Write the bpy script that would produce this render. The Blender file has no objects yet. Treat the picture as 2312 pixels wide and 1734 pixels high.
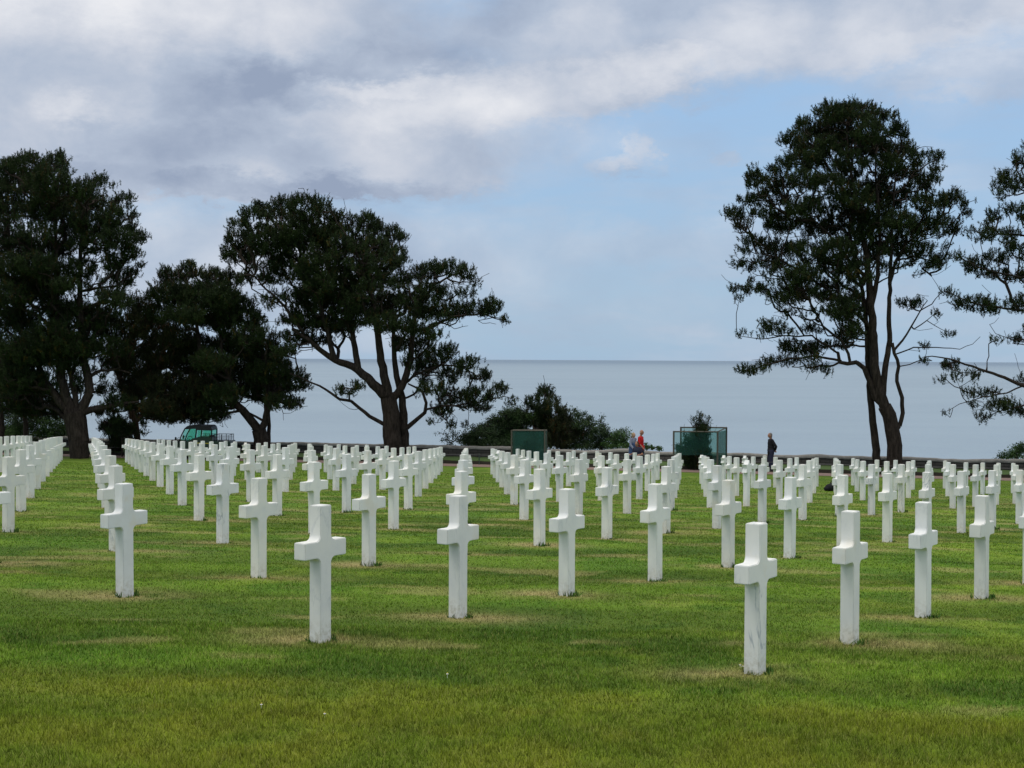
import bpy, bmesh, math, random
import numpy as np
from mathutils import Vector, Matrix
R = math.radians
scene = bpy.context.scene
COL = scene.collection
random.seed(7)
rng = np.random.default_rng(11)

# ------------------------------------------------------------------ camera
# world frame: the camera's eye is the origin, +Y looks out to sea, Z is up
F = 3338.67; PITCH = -0.01697774; ROLL = 0.00523138     # focal length in pixels of a 2312 px wide frame
def cam_axes():
    cp, sp, cr, sr = math.cos(PITCH), math.sin(PITCH), math.cos(ROLL), math.sin(ROLL)
    f = np.array([0, cp, sp]); r0 = np.array([1., 0, 0]); u0 = np.array([0, -sp, cp])
    return r0*cr + u0*sr, u0*cr - r0*sr, f
RT, UP, FW = cam_axes()
cam_d = bpy.data.cameras.new('camera'); cam = bpy.data.objects.new('camera', cam_d); COL.objects.link(cam)
cam_d.sensor_width = 36; cam_d.lens = 36*F/2312; cam_d.clip_start = 0.1; cam_d.clip_end = 200000
M = Matrix(((RT[0], UP[0], -FW[0], 0), (RT[1], UP[1], -FW[1], 0), (RT[2], UP[2], -FW[2], 0), (0, 0, 0, 1)))
cam.matrix_world = M
scene.camera = cam
scene.render.resolution_x = 1024; scene.render.resolution_y = 768
scene.view_settings.view_transform = 'Standard'; scene.view_settings.look = 'None'
scene.view_settings.exposure = 0.0; scene.view_settings.gamma = 1.0

def ray(x, y): return RT*((x-1156)/F) + UP*((867-y)/F) + FW
def at(x, y, Y):                      # world point seen at photo pixel (x, y) at distance Y
    d = ray(x, y); return d*(Y/d[1])

# ------------------------------------------------------------------ node helpers
class NT:
    def __init__(s, nt): s.nt = nt; s.n = nt.nodes; s.l = nt.links
    def node(s, t, **k):
        n = s.n.new(t)
        for a, b in k.items(): setattr(n, a, b)
        return n
    def put(s, sock, v):
        if isinstance(v, bpy.types.NodeSocket): s.l.new(v, sock)
        elif isinstance(v, (tuple, list)) and len(v) == 3 and sock.type == 'RGBA': sock.default_value = (*v, 1)
        else: sock.default_value = v
    def m(s, op, a, b=0.0, c=None):
        n = s.node('ShaderNodeMath', operation=op); s.put(n.inputs[0], a); s.put(n.inputs[1], b)
        if c is not None: s.put(n.inputs[2], c)
        return n.outputs[0]
    def mix(s, f, a, b):
        n = s.node('ShaderNodeMix', data_type='RGBA'); s.put(n.inputs[0], f); s.put(n.inputs[6], a); s.put(n.inputs[7], b)
        return n.outputs[2]
    def noise(s, v, scale, detail=3, rough=0.5, dist=0.0):
        n = s.node('ShaderNodeTexNoise'); s.put(n.inputs['Vector'], v); n.inputs['Scale'].default_value = scale
        n.inputs['Detail'].default_value = detail; n.inputs['Roughness'].default_value = rough; n.inputs['Distortion'].default_value = dist
        return n.outputs['Fac']
    def ramp(s, v, a, b, c=0.0, d=1.0, smooth=True):
        n = s.node('ShaderNodeMapRange'); n.interpolation_type = 'SMOOTHSTEP' if smooth else 'LINEAR'
        s.put(n.inputs[0], v); n.inputs[1].default_value = a; n.inputs[2].default_value = b
        n.inputs[3].default_value = c; n.inputs[4].default_value = d
        return n.outputs[0]
    def scalev(s, v, sc):
        n = s.node('ShaderNodeMapping'); s.put(n.inputs[0], v); n.inputs['Scale'].default_value = sc
        return n.outputs[0]

# ------------------------------------------------------------------ sky and sun
SUN_EL, SUN_AZ = 60, 245             # azimuth measured clockwise from +Y
world = bpy.data.worlds.new('World'); scene.world = world; world.use_nodes = True
W = NT(world.node_tree); W.n.clear()
out = W.node('ShaderNodeOutputWorld'); bg = W.node('ShaderNodeBackground'); bg.inputs['Strength'].default_value = 0.1
W.l.new(bg.outputs[0], out.inputs[0])
sky = W.node('ShaderNodeTexSky', sky_type='NISHITA', sun_disc=False, sun_elevation=R(SUN_EL), sun_rotation=R(SUN_AZ))
sky.altitude = 50
tc = W.node('ShaderNodeTexCoord'); D = tc.outputs['Generated']
sep = W.node('ShaderNodeSeparateXYZ'); W.l.new(D, sep.inputs[0])
az = W.m('ARCTAN2', sep.outputs[0], sep.outputs[1]); el = W.m('ARCSINE', sep.outputs[2])
comb = W.node('ShaderNodeCombineXYZ'); W.l.new(az, comb.inputs[0]); W.l.new(W.m('MULTIPLY', el, 1.35), comb.inputs[1])
UV = comb.outputs[0]
def sub(a, b): return W.m('SUBTRACT', a, b)
# domain warp so that the cloud masses have ragged edges
wa = W.m('MULTIPLY', sub(W.noise(UV, 9, 9, .66), .5), .17); wb = W.m('MULTIPLY', sub(W.noise(W.scalev(D, (1.1, 1.1, 2.3)), 13, 9, .68), .5), .062)
azw = W.m('ADD', az, wa); elw = W.m('ADD', el, wb)
def blob(px, py, rx, ry, s=1.0, rot=0.0, hard=0.0):
    a0 = (px-1156)/F; e0 = (812-py)/F
    da = W.m('SUBTRACT', azw, a0); de = W.m('SUBTRACT', elw, e0)
    c, n = math.cos(rot), math.sin(rot)
    x = W.m('MULTIPLY', W.m('ADD', W.m('MULTIPLY', da, c), W.m('MULTIPLY', de, n)), F/rx)
    y = W.m('MULTIPLY', W.m('SUBTRACT', W.m('MULTIPLY', de, c), W.m('MULTIPLY', da, n)), F/ry)
    d = W.m('SQRT', W.m('ADD', W.m('MULTIPLY', x, x), W.m('MULTIPLY', y, y)))
    return W.ramp(d, 1.0, hard, 0.0, s)
def total(bl):
    t = None
    for b in bl:
        v = blob(*b); t = v if t is None else W.m('MAXIMUM', t, v)
    return t
# cover: how much cloud; light: how bright the cloud is
cover = total([(300, 120, 1150, 420, 1, -.12, .55), (900, 260, 620, 200, 1, .12, .4), (1700, 60, 1200, 190, .95, .05, .5), (1500, 150, 500, 120, .85, 0, .3),
               (2200, 190, 500, 90, .75, 0, .3), (1375, 392, 140, 55, .8, 0, .1), (1410, 350, 52, 78, .72, 0, .1), (1585, 362, 95, 32, .6, 0, .2), (250, 420, 900, 90, .9, 0, .4),
               (1180, 330, 60, 70, .8, 0, .2), (1330, 190, 520, 120, 1, .12, .5), (600, 330, 900, 190, 1, 0, .5), (450, 395, 820, 90, 1, 0, .75)])
veil = W.m('MULTIPLY', W.ramp(W.noise(W.scalev(UV, (1, 3.2, 1)), 9, 5, .55), .36, .66), .8)
veil = W.m('MULTIPLY', veil, W.ramp(elw, .30, .0, .25, 1.0))
high = W.ramp(el, .27, .42, 0, .92)                       # the overcast closes in overhead
cover = W.m('MAXIMUM', W.m('MAXIMUM', cover, high), W.m('MULTIPLY', veil, .62))
cover = W.m('MAXIMUM', cover, total([(500, 600, 1150, 200, .78, 0, .3), (1450, 560, 800, 110, .5, 0, .1), (1300, 690, 900, 60, .3, 0, .0)]))
fine = W.noise(UV, 17, 9, .58, .25)
vor = W.node('ShaderNodeTexVoronoi', feature='SMOOTH_F1'); vor.inputs['Scale'].default_value = 15; vor.inputs['Smoothness'].default_value = .6
wv = W.node('ShaderNodeVectorMath', operation='ADD'); W.put(wv.inputs[0], UV); nz = W.node('ShaderNodeTexNoise'); W.put(nz.inputs['Vector'], UV); nz.inputs['Scale'].default_value = 22; nz.inputs['Detail'].default_value = 6
nzs = W.node('ShaderNodeVectorMath', operation='SCALE'); W.put(nzs.inputs[0], nz.outputs['Color']); nzs.inputs[3].default_value = .05; W.put(wv.inputs[1], nzs.outputs[0]); W.put(vor.inputs['Vector'], wv.outputs[0])
puff = W.ramp(vor.outputs['Distance'], .75, .1)
mid = W.noise(UV, 6, 5, .55)
lightb = total([(260, 40, 700, 170, .95, -.1, .0), (820, 215, 260, 50, .9, .1, 0), (1000, 250, 500, 110, .62, .1, 0), (1500, 170, 420, 90, .75, .05, 0), (2050, 140, 500, 80, .5, 0, 0), (230, 290, 120, 45, .45, 0, 0),
                (1700, 90, 900, 90, .35, .03, 0), (1395, 345, 70, 70, .2, 0, 0)])
darkb = total([(650, 215, 420, 85, .75, .16, 0), (420, 350, 420, 90, .5, 0, 0), (700, 440, 660, 55, .95, 0, 0), (150, 420, 500, 60, .6, 0, 0), (1050, 130, 500, 80, .45, .1, 0), (1400, 420, 130, 30, .5, 0, 0), (2200, 60, 300, 60, .3, 0, 0), (1150, 60, 300, 100, .3, 0, 0)])
lum = W.m('ADD', .47, W.m('MULTIPLY', lightb, .45)); lum = W.m('SUBTRACT', lum, W.m('MULTIPLY', darkb, .37))
lum = W.m('ADD', lum, W.m('MULTIPLY', sub(fine, .5), .66)); lum = W.m('ADD', lum, W.m('MULTIPLY', sub(puff, .5), .22)); lum = W.m('ADD', lum, W.m('MULTIPLY', sub(mid, .5), .42))
rampn = W.node('ShaderNodeValToRGB'); W.l.new(lum, rampn.inputs[0])
e = rampn.color_ramp.elements
def lin(r, g, b): return tuple(((c/255+.055)/1.055)**2.4 for c in (r, g, b))
e[0].position = .08; e[0].color = (*lin(150, 164, 188), 1); e[1].position = 1.0; e[1].color = (*lin(238, 239, 243), 1)
for p, c in ((.38, (178, 190, 209)), (.62, (204, 210, 222)),): k = rampn.color_ramp.elements.new(p); k.color = (*lin(*c), 1)
cl = W.node('ShaderNodeVectorMath', operation='SCALE'); W.put(cl.inputs[0], W.mix(W.ramp(el, .28, .6), rampn.outputs[0], (.62, .605, .57)))
W.put(cl.inputs[3], W.m('MULTIPLY', 10.0, W.ramp(el, .30, 1.0, 1.0, 2.7)))     # /0.1 background strength
# clear sky between the clouds: the Nishita sky, evened a little towards the photo's soft blue
skg = W.node('ShaderNodeVectorMath', operation='MULTIPLY'); W.l.new(sky.outputs[0], skg.inputs[0]); skg.inputs[1].default_value = (1.0, 1.0, 1.0)
SKYMIX = W.mix(.86, skg.outputs[0], W.mix(W.ramp(el, .0, .20), tuple(10*c for c in lin(166, 195, 222)), tuple(10*c for c in lin(161, 197, 235))))
final = W.mix(cover, SKYMIX, cl.outputs[0])
W.l.new(final, bg.inputs['Color'])

sd = bpy.data.lights.new('sun', 'SUN'); sd.energy = 0.7; sd.angle = R(16); sd.color = (1, .96, .9)
sun = bpy.data.objects.new('sun', sd); COL.objects.link(sun)
sdir = Vector((math.sin(R(SUN_AZ))*math.cos(R(SUN_EL)), math.cos(R(SUN_AZ))*math.cos(R(SUN_EL)), math.sin(R(SUN_EL))))
sun.rotation_euler = sdir.to_track_quat('Z', 'Y').to_euler()

# ------------------------------------------------------------------ object helpers
def tag(o, label=None, cat=None, group=None, kind=None):
    if label: o['label'] = label
    if cat: o['category'] = cat
    if group: o['group'] = group
    if kind: o['kind'] = kind
    return o
def link(name, me, mat=None, parent=None):
    o = bpy.data.objects.new(name, me); COL.objects.link(o)
    if mat is not None:
        for m_ in (mat if isinstance(mat, (list, tuple)) else [mat]): me.materials.append(m_)
    if parent is not None: o.parent = parent
    return o
def empty(name, loc, rz=0.0):
    o = bpy.data.objects.new(name, None); COL.objects.link(o); o.location = tuple(float(v) for v in loc); o.rotation_euler = (0, 0, rz); o.empty_display_size = .2
    return o
def np_mesh(name, V, Fc, smooth=False, col=None):
    """V (n,3), Fc (m,k) faces all with k corners"""
    me = bpy.data.meshes.new(name); V = np.asarray(V, np.float32); Fc = np.asarray(Fc, np.int32)
    me.vertices.add(len(V)); me.vertices.foreach_set('co', V.ravel())
    k = Fc.shape[1]; me.loops.add(Fc.size); me.loops.foreach_set('vertex_index', Fc.ravel())
    me.polygons.add(len(Fc)); me.polygons.foreach_set('loop_start', np.arange(0, Fc.size, k, dtype=np.int32))
    me.polygons.foreach_set('loop_total', np.full(len(Fc), k, np.int32))
    if smooth: me.polygons.foreach_set('use_smooth', np.ones(len(Fc), bool))
    me.update(calc_edges=True)
    if col is not None:
        a = me.attributes.new('col', 'FLOAT_COLOR', 'POINT'); c = np.ones((len(V), 4), np.float32); c[:, :3] = col
        a.data.foreach_set('color', c.ravel())
    return me
class MB:
    """collects boxes, bars and tubes and links them as one mesh object"""
    def __init__(s): s.bm = bmesh.new()
    def box(s, c, d, rz=0.0, rx=0.0, ry=0.0, bev=0.0):
        r = bmesh.ops.create_cube(s.bm, size=1)
        mt = Matrix.Translation(c) @ Matrix.Rotation(rz, 4, 'Z') @ Matrix.Rotation(ry, 4, 'Y') @ Matrix.Rotation(rx, 4, 'X') @ Matrix.Diagonal((*d, 1))
        bmesh.ops.transform(s.bm, matrix=mt, verts=r['verts'])
        if bev:
            es = list({e_ for v in r['verts'] for e_ in v.link_edges}); bmesh.ops.bevel(s.bm, geom=es, offset=bev, segments=2, affect='EDGES')
        return s
    def bar(s, a, b, r0, r1=None, n=8):
        a = Vector(a); b = Vector(b); r1 = r0 if r1 is None else r1; d = b-a
        r = bmesh.ops.create_cone(s.bm, cap_ends=True, segments=n, radius1=r0, radius2=r1, depth=d.length)
        mt = Matrix.Translation((a+b)/2) @ d.to_track_quat('Z', 'Y').to_matrix().to_4x4()
        bmesh.ops.transform(s.bm, matrix=mt, verts=r['verts']); return s
    def tube(s, pts, r, n=6):
        for a, b in zip(pts[:-1], pts[1:]): s.bar(a, b, r, r, n)
        return s
    def ball(s, c, rad, u=16, v=10):
        r = bmesh.ops.create_uvsphere(s.bm, u_segments=u, v_segments=v, radius=1)
        rad = (rad,)*3 if isinstance(rad, (int, float)) else rad
        bmesh.ops.transform(s.bm, matrix=Matrix.Translation(c) @ Matrix.Diagonal((*rad, 1)), verts=r['verts']); return s
    def torus(s, c, R1, r, axis='Y', n=28, k=8):
        vs = []
        for i in range(n):
            a = 2*math.pi*i/n; row = []
            for j in range(k):
                b = 2*math.pi*j/k; q = R1+r*math.cos(b); p = (q*math.cos(a), r*math.sin(b), q*math.sin(a)) if axis == 'Y' else (q*math.cos(a), q*math.sin(a), r*math.sin(b))
                row.append(s.bm.verts.new(Vector(c)+Vector(p)))
            vs.append(row)
        for i in range(n):
            for j in range(k): s.bm.faces.new((vs[i][j], vs[(i+1) % n][j], vs[(i+1) % n][(j+1) % k], vs[i][(j+1) % k]))
        return s
    def prism(s, poly, y0, y1):
        """poly in (x, z), extruded from y0 to y1"""
        a = [s.bm.verts.new((x, y0, z)) for x, z in poly]; b = [s.bm.verts.new((x, y1, z)) for x, z in poly]; n = len(poly)
        s.bm.faces.new(a); s.bm.faces.new(b[::-1])
        for i in range(n): s.bm.faces.new((a[i], b[i], b[(i+1) % n], a[(i+1) % n]))
        return s
    def build(s, name, mat, parent=None, smooth=False, bev=0.0):
        bmesh.ops.recalc_face_normals(s.bm, faces=s.bm.faces)
        if bev: bmesh.ops.bevel(s.bm, geom=[e_ for e_ in s.bm.edges if e_.is_manifold and e_.calc_face_angle(0) > .5], offset=bev, segments=2, affect='EDGES')
        me = bpy.data.meshes.new(name); s.bm.to_mesh(me); s.bm.free()
        if smooth:
            for p in me.polygons: p.use_smooth = True
        return link(name, me, mat, parent)

# ------------------------------------------------------------------ materials
MATS = {}
def simple(name, col, rough=.8, var=.15, scale=20, bump=0.0, spec=.3, metal=0.0, obj_var=0.0):
    m_ = bpy.data.materials.new(name); m_.use_nodes = True; N = NT(m_.node_tree); b = N.n['Principled BSDF']
    t = N.node('ShaderNodeTexCoord').outputs['Object']; f = N.noise(t, scale, 4, .6)
    c = N.mix(f, tuple(v*(1-var) for v in col), tuple(min(1, v*(1+var)) for v in col))
    N.put(b.inputs['Base Color'], c); b.inputs['Roughness'].default_value = rough; b.inputs['Metallic'].default_value = metal
    b.inputs['Specular IOR Level'].default_value = spec
    if bump:
        bp = N.node('ShaderNodeBump'); bp.inputs['Strength'].default_value = bump; bp.inputs['Distance'].default_value = .02; N.put(bp.inputs['Height'], f); N.put(b.inputs['Normal'], bp.outputs[0])
    MATS[name] = m_; return m_

def marble(name, vein):
    m_ = bpy.data.materials.new(name); m_.use_nodes = True; N = NT(m_.node_tree); b = N.n['Principled BSDF']
    tco = N.node('ShaderNodeTexCoord').outputs['Object']; oi = N.node('ShaderNodeObjectInfo')
    off = N.node('ShaderNodeCombineXYZ')
    for k_, s_ in enumerate((37., 53., 29.)): N.put(off.inputs[k_], N.m('MULTIPLY', oi.outputs['Random'], s_))
    ad = N.node('ShaderNodeVectorMath', operation='ADD'); N.put(ad.inputs[0], tco); N.put(ad.inputs[1], off.outputs[0]); v = ad.outputs[0]
    # veins: thin dark lines where a distorted noise crosses its middle
    n1 = N.noise(N.scalev(v, (2.4, 2.4, .7)), 1.6, 6, .62, .9)
    line = N.ramp(N.m('ABSOLUTE', N.m('SUBTRACT', n1, .5)), .0, .03, 1, 0)
    patch = N.ramp(N.noise(v, 3.2, 3), .46, .62)
    veinf = N.m('MULTIPLY', N.m('MULTIPLY', line, patch), vein)
    cloud = N.noise(v, 4.0, 4, .6)
    # each stone's own tone: cool white to warm cream
    tone = N.mix(oi.outputs['Random'], (.765, .78, .785), (.80, .785, .72))
    base = N.mix(N.ramp(cloud, .35, .75), tone, (.70, .71, .70))
    base = N.mix(veinf, base, (.42, .45, .48))
    warm = N.m('MULTIPLY', N.ramp(N.noise(v, 2.6, 4, .6), .56, .72), .5)
    base = N.mix(warm, base, (.72, .655, .53))
    hv = N.node('ShaderNodeHueSaturation'); N.put(hv.inputs['Color'], base); N.put(hv.inputs['Value'], N.ramp(N.m('FRACT', N.m('MULTIPLY', oi.outputs['Random'], 7.31)), 0, 1, .90, 1.05, False)); base = hv.outputs[0]
    # lichen and soil splash near the foot
    sz = N.node('ShaderNodeSeparateXYZ'); N.put(sz.inputs[0], tco)
    foot = N.m('MULTIPLY', N.ramp(sz.outputs[2], .22, .0), N.ramp(N.noise(v, 26, 5, .7), .40, .66))
    base = N.mix(N.m('MULTIPLY', foot, .55), base, (.36, .33, .22))
    grain = N.noise(v, 240, 2, .6)
    base = N.mix(N.m('MULTIPLY', grain, .12), base, (.55, .55, .55))
    N.put(b.inputs['Base Color'], base); b.inputs['Roughness'].default_value = .62; b.inputs['Specular IOR Level'].default_value = .3
    bp = N.node('ShaderNodeBump'); bp.inputs['Strength'].default_value = .25; bp.inputs['Distance'].default_value = .004; N.put(bp.inputs['Height'], grain); N.put(b.inputs['Normal'], bp.outputs[0])
    return m_
M_MARBLE = marble('marble', .28); M_VEINED = marble('veined_marble', 1.0)

def foliage(name, dark, light, trans=.12):
    m_ = bpy.data.materials.new(name); m_.use_nodes = True; N = NT(m_.node_tree); b = N.n['Principled BSDF']
    t = N.node('ShaderNodeTexCoord').outputs['Object']
    at_ = N.node('ShaderNodeAttribute'); at_.attribute_name = 'col'
    c = N.mix(N.ramp(N.noise(t, 1.1, 4, .6), .3, .7), dark, light)
    mx = N.node('ShaderNodeMix', data_type='RGBA', blend_type='MULTIPLY'); mx.inputs[0].default_value = 1; N.put(mx.inputs[6], c); N.put(mx.inputs[7], at_.outputs['Color'])
    N.put(b.inputs['Base Color'], mx.outputs[2]); b.inputs['Roughness'].default_value = .75; b.inputs['Specular IOR Level'].default_value = .2
    return m_
M_PINE = foliage('pine_needles', (.011, .022, .006), (.024, .041, .009))
M_PINEB = foliage('brown_pine_needles', (.018, .024, .009), (.036, .042, .014))
M_LEAF = foliage('shrub_leaves', (.025, .055, .014), (.05, .10, .022))
M_LEAFD = foliage('dark_shrub_leaves', (.018, .036, .012), (.03, .055, .016))
def barkmat(name, a, b_):
    m_ = bpy.data.materials.new(name); m_.use_nodes = True; N = NT(m_.node_tree); b = N.n['Principled BSDF']
    t = N.scalev(N.node('ShaderNodeTexCoord').outputs['Object'], (1, 1, .3))
    n = N.noise(t, 9, 6, .7, .4); N.put(b.inputs['Base Color'], N.mix(N.ramp(n, .3, .7), a, b_)); b.inputs['Roughness'].default_value = .95; b.inputs['Specular IOR Level'].default_value = .1
    bp = N.node('ShaderNodeBump'); bp.inputs['Strength'].default_value = .9; bp.inputs['Distance'].default_value = .06; N.put(bp.inputs['Height'], n); N.put(b.inputs['Normal'], bp.outputs[0])
    return m_
M_BARK = barkmat('pine_bark', (.016, .012, .010), (.055, .043, .036))
M_BARKR = barkmat('reddish_pine_bark', (.035, .022, .016), (.10, .065, .045))

# ------------------------------------------------------------------ ground
GC = np.array([-3.08597137, -0.190476559, -0.509092376, -0.00834702553, -0.0230396107, -0.0367356695, 0.00550984966, 0.00636301504, 0.0136598391, -0.00305203402, 0.000242833301, -1.88897867e-05, -0.00310154313])
def poly(X, Y):
    X = np.asarray(X, float)/10; Y = np.asarray(Y, float)/10-3
    return (GC[0] + GC[1]*X + GC[2]*Y + GC[3]*X*X + GC[4]*X*Y + GC[5]*Y*Y + GC[6]*Y**3 + GC[7]*X*Y*Y + GC[8]*X*X*Y
            + GC[9]*X**3 + GC[10]*Y**4 + GC[11]*X*Y**3 + GC[12]*X*X*Y*Y)
def y_edge(X): return 64.3-.33*X                       # far edge of the plot of graves
def y_path(X): return 69.4-.235*X                      # centre line of the path
def smooth(a, b, v): t = np.clip((v-a)/(b-a), 0, 1); return t*t*(3-2*t)
def gz(X, Y):
    X = np.asarray(X, float); Y = np.asarray(Y, float)
    Xc = np.clip(X, -26, 24); Ye = y_edge(Xc)
    z = poly(Xc, np.clip(Y, 5, Ye)) - .022*(1-smooth(11, 22, Y)) - .010*np.clip(Y-Ye, 0, 14)
    return z - .02*(np.clip(X, 24, 80)-24)
def hash2(i, j, s): 
    h = np.sin(i*127.1+j*311.7+s*74.7)*43758.5453; return h-np.floor(h)
def vn(X, Y, sc, s):
    x = X*sc; y = Y*sc; i = np.floor(x); j = np.floor(y); f = x-i; g = y-j; f = f*f*(3-2*f); g = g*g*(3-2*g)
    return (hash2(i, j, s)*(1-f)+hash2(i+1, j, s)*f)*(1-g)+(hash2(i, j+1, s)*(1-f)+hash2(i+1, j+1, s)*f)*g
def fbm(X, Y, sc, s, o=4):
    t = 0; a = .5; n = 0
    for k in range(o): t = t+a*vn(X+k*17.3, Y-k*9.1, sc*2**k, s+k); n += a; a *= .5
    return t/n
# the lattice of graves
A_DIR = np.array([1.06809624, 1.59442247]); B_DIR = np.array([-.17257078, 5.89086196]); O_PT = np.array([-.14539195, 1.88277818])
def project(P):
    P = np.asarray(P, float); z = P@FW; return 1156+F*(P@RT)/z, 867-F*(P@UP)/z
STARS = {(1, 8), (8, 7), (9, 7), (10, 7), (6, 4), (-8, 12)}
START = {1: 2, 2: -1, 3: -3}
graves = []
for j in range(1, 26):
    for i in range(-40, 40):
        p = O_PT+i*A_DIR+j*B_DIR
        if i < START.get(j, -99) or p[1] > y_edge(p[0])+.9 or p[1] < 6: continue
        zt = float(poly(min(max(p[0], -26), 24), p[1]))
        x, y = project((p[0], p[1], zt+1.1)); x0, y0 = project((p[0], p[1], zt))
        if -45 < x < 2345: graves.append((i, j, p[0], p[1], zt, x, y))
gxy = np.array([(g[2], g[3]) for g in graves])
ADN = A_DIR/np.hypot(*A_DIR)
def lawn_colour(X, Y):
    """base colour of the turf (albedo): greener and browner patches, dry grass along each grave"""
    X = np.asarray(X, float); Y = np.asarray(Y, float)
    n1 = fbm(X, Y, .42, 3); n2 = fbm(X, Y, 1.5, 9, 3); n3 = fbm(X, Y, 5.0, 21, 2); n4 = fbm(X+30, Y*1.0, .9, 33)
    green = np.array([.092, .160, .012]); dark = np.array([.062, .128, .009]); lt = np.array([.142, .208, .020]); olive = np.array([.148, .182, .014]); dry = np.array([.31, .265, .11])
    c = green + (lt-green)*smooth(.50, .62, n1*.4+n2*.4+n4*.2)[..., None]
    c = c + (dark-c)*(.95*smooth(.50, .60, n4*.55+n2*.45))[..., None]
    bn = fbm(X*.30+4, Y*1.15, 1.0, 91, 3); c = c*(1+.42*(smooth(.34, .66, bn)-.5))[..., None]  # light and shade of the ground's swells, put into the turf colour as bands
    # unmown olive turf nearest the camera, in front of the first row
    edge = 10.05+.0*X-.20*X+.5*(n1-.5)
    ol = 1-smooth(-.25, .35, Y-edge)
    oc = olive + (np.array([.112, .160, .012])-olive)*smooth(.42, .62, n2)[..., None] + (np.array([.02, .008, .002]))*smooth(.55, .75, n3)[..., None]
    c = c + (oc-c)*(ol*.9)[..., None]
    # thin, dry grass around the foot of each stone, drawn out sideways along the plot
    d = np.zeros(X.shape)
    shp = X.shape; Xf = X.ravel(); Yf = Y.ravel(); df = np.zeros(Xf.size)
    for k, (gx, gy) in enumerate(gxy):
        if gy > 48: continue
        m_ = np.nonzero((np.abs(Yf-gy) < .9) & (np.abs(Xf-gx) < 1.6))[0]
        if len(m_) == 0: continue
        h = math.sin(k*12.9898)*43758.5; h -= math.floor(h); h2 = math.sin(k*78.233)*12543.1; h2 -= math.floor(h2)
        dx = Xf[m_]-gx-(h-.5)*.5; dy = Yf[m_]-gy-.12*(h2-.5)
        df[m_] = np.maximum(df[m_], (.70+.30*h2)*np.exp(-(dx/(.45+.3*h))**2-(dy/(.24+.10*h2))**2))
    d = df.reshape(shp)*smooth(.20, .46, fbm(X, Y, 3.1, 55, 4))
    d = np.maximum(d, .40*smooth(.62, .74, fbm(X+7, Y*2.2, .8, 71))*(1-ol))
    c = c + (dry-c)*np.clip(d*1.15, 0, .95)[..., None]
    # seen from afar the turf evens out
    far = smooth(30, 60, Y)[..., None]*.35
    return c*(1-far) + np.array([.100, .170, .012])*far

def micro(X, Y): return (fbm(X*.30+4, Y*1.15, 1.0, 91, 3)-.5)*.07*(1-smooth(28, 50, Y))*smooth(9, 12, Y)+(fbm(X, Y, 1.1, 5, 3)-.5)*.045*(1-smooth(28, 50, Y))+(fbm(X, Y, 4.5, 15, 2)-.5)*.012*(1-smooth(12, 20, Y))
Xs = np.concatenate([[-900, -400, -200, -120, -90, -70], np.arange(-58, -14, .5), np.arange(-14, 14, .13), np.arange(14, 58, .5), [58, 70, 90, 120, 200, 400, 900]])
Ys = np.concatenate([[-900, -400, -150, -60, -20, 0, 3], np.arange(5, 30, .13), np.arange(30, 58, .3), np.arange(58, 100, .5), np.arange(100, 200, 8.), [220, 260]])
GX, GY = np.meshgrid(Xs, Ys)
GZ = gz(GX, GY)+micro(GX, GY)
cliff = GY-(y_path(np.clip(GX, -120, 120))+9)
GZ = GZ-np.clip(cliff, 0, None)*.95
GZ = np.maximum(GZ, -62)
nv = GX.shape; idx = np.arange(nv[0]*nv[1]).reshape(nv)
Fq = np.stack([idx[:-1, :-1], idx[:-1, 1:], idx[1:, 1:], idx[1:, :-1]], -1).reshape(-1, 4)
gcol = lawn_colour(GX, GY).reshape(-1, 3)
me = np_mesh('lawn', np.stack([GX, GY, GZ], -1).reshape(-1, 3), Fq, True, gcol)
def turf(name, k, mix_noise=True):
    m_ = bpy.data.materials.new(name); m_.use_nodes = True; N = NT(m_.node_tree); b = N.n['Principled BSDF']
    at_ = N.node('ShaderNodeAttribute'); at_.attribute_name = 'col'; t = N.node('ShaderNodeTexCoord').outputs['Object']
    mx = N.node('ShaderNodeMix', data_type='RGBA', blend_type='MULTIPLY'); mx.inputs[0].default_value = 1; N.put(mx.inputs[6], at_.outputs['Color'])
    if mix_noise:
        n = N.noise(t, 38, 5, .7); n2 = N.noise(t, 7, 4, .6)
        f = N.m('MULTIPLY', N.ramp(n, .25, .75, .55*k, 1.45*k, False), N.ramp(n2, .3, .7, .85, 1.15, False))
    else: f = k
    cc = N.node('ShaderNodeCombineColor')
    for q in range(3): N.put(cc.inputs[q], f)
    N.put(mx.inputs[7], cc.outputs[0]); N.put(b.inputs['Base Color'], mx.outputs[2]); b.inputs['Roughness'].default_value = .9; b.inputs['Specular IOR Level'].default_value = .15
    if mix_noise:
        bp = N.node('ShaderNodeBump'); bp.inputs['Strength'].default_value = .6; bp.inputs['Distance'].default_value = .03; N.put(bp.inputs['Height'], n); N.put(b.inputs['Normal'], bp.outputs[0])
    return m_
lawn = link('lawn', me, turf('turf', .95)); tag(lawn, kind='structure')

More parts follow.
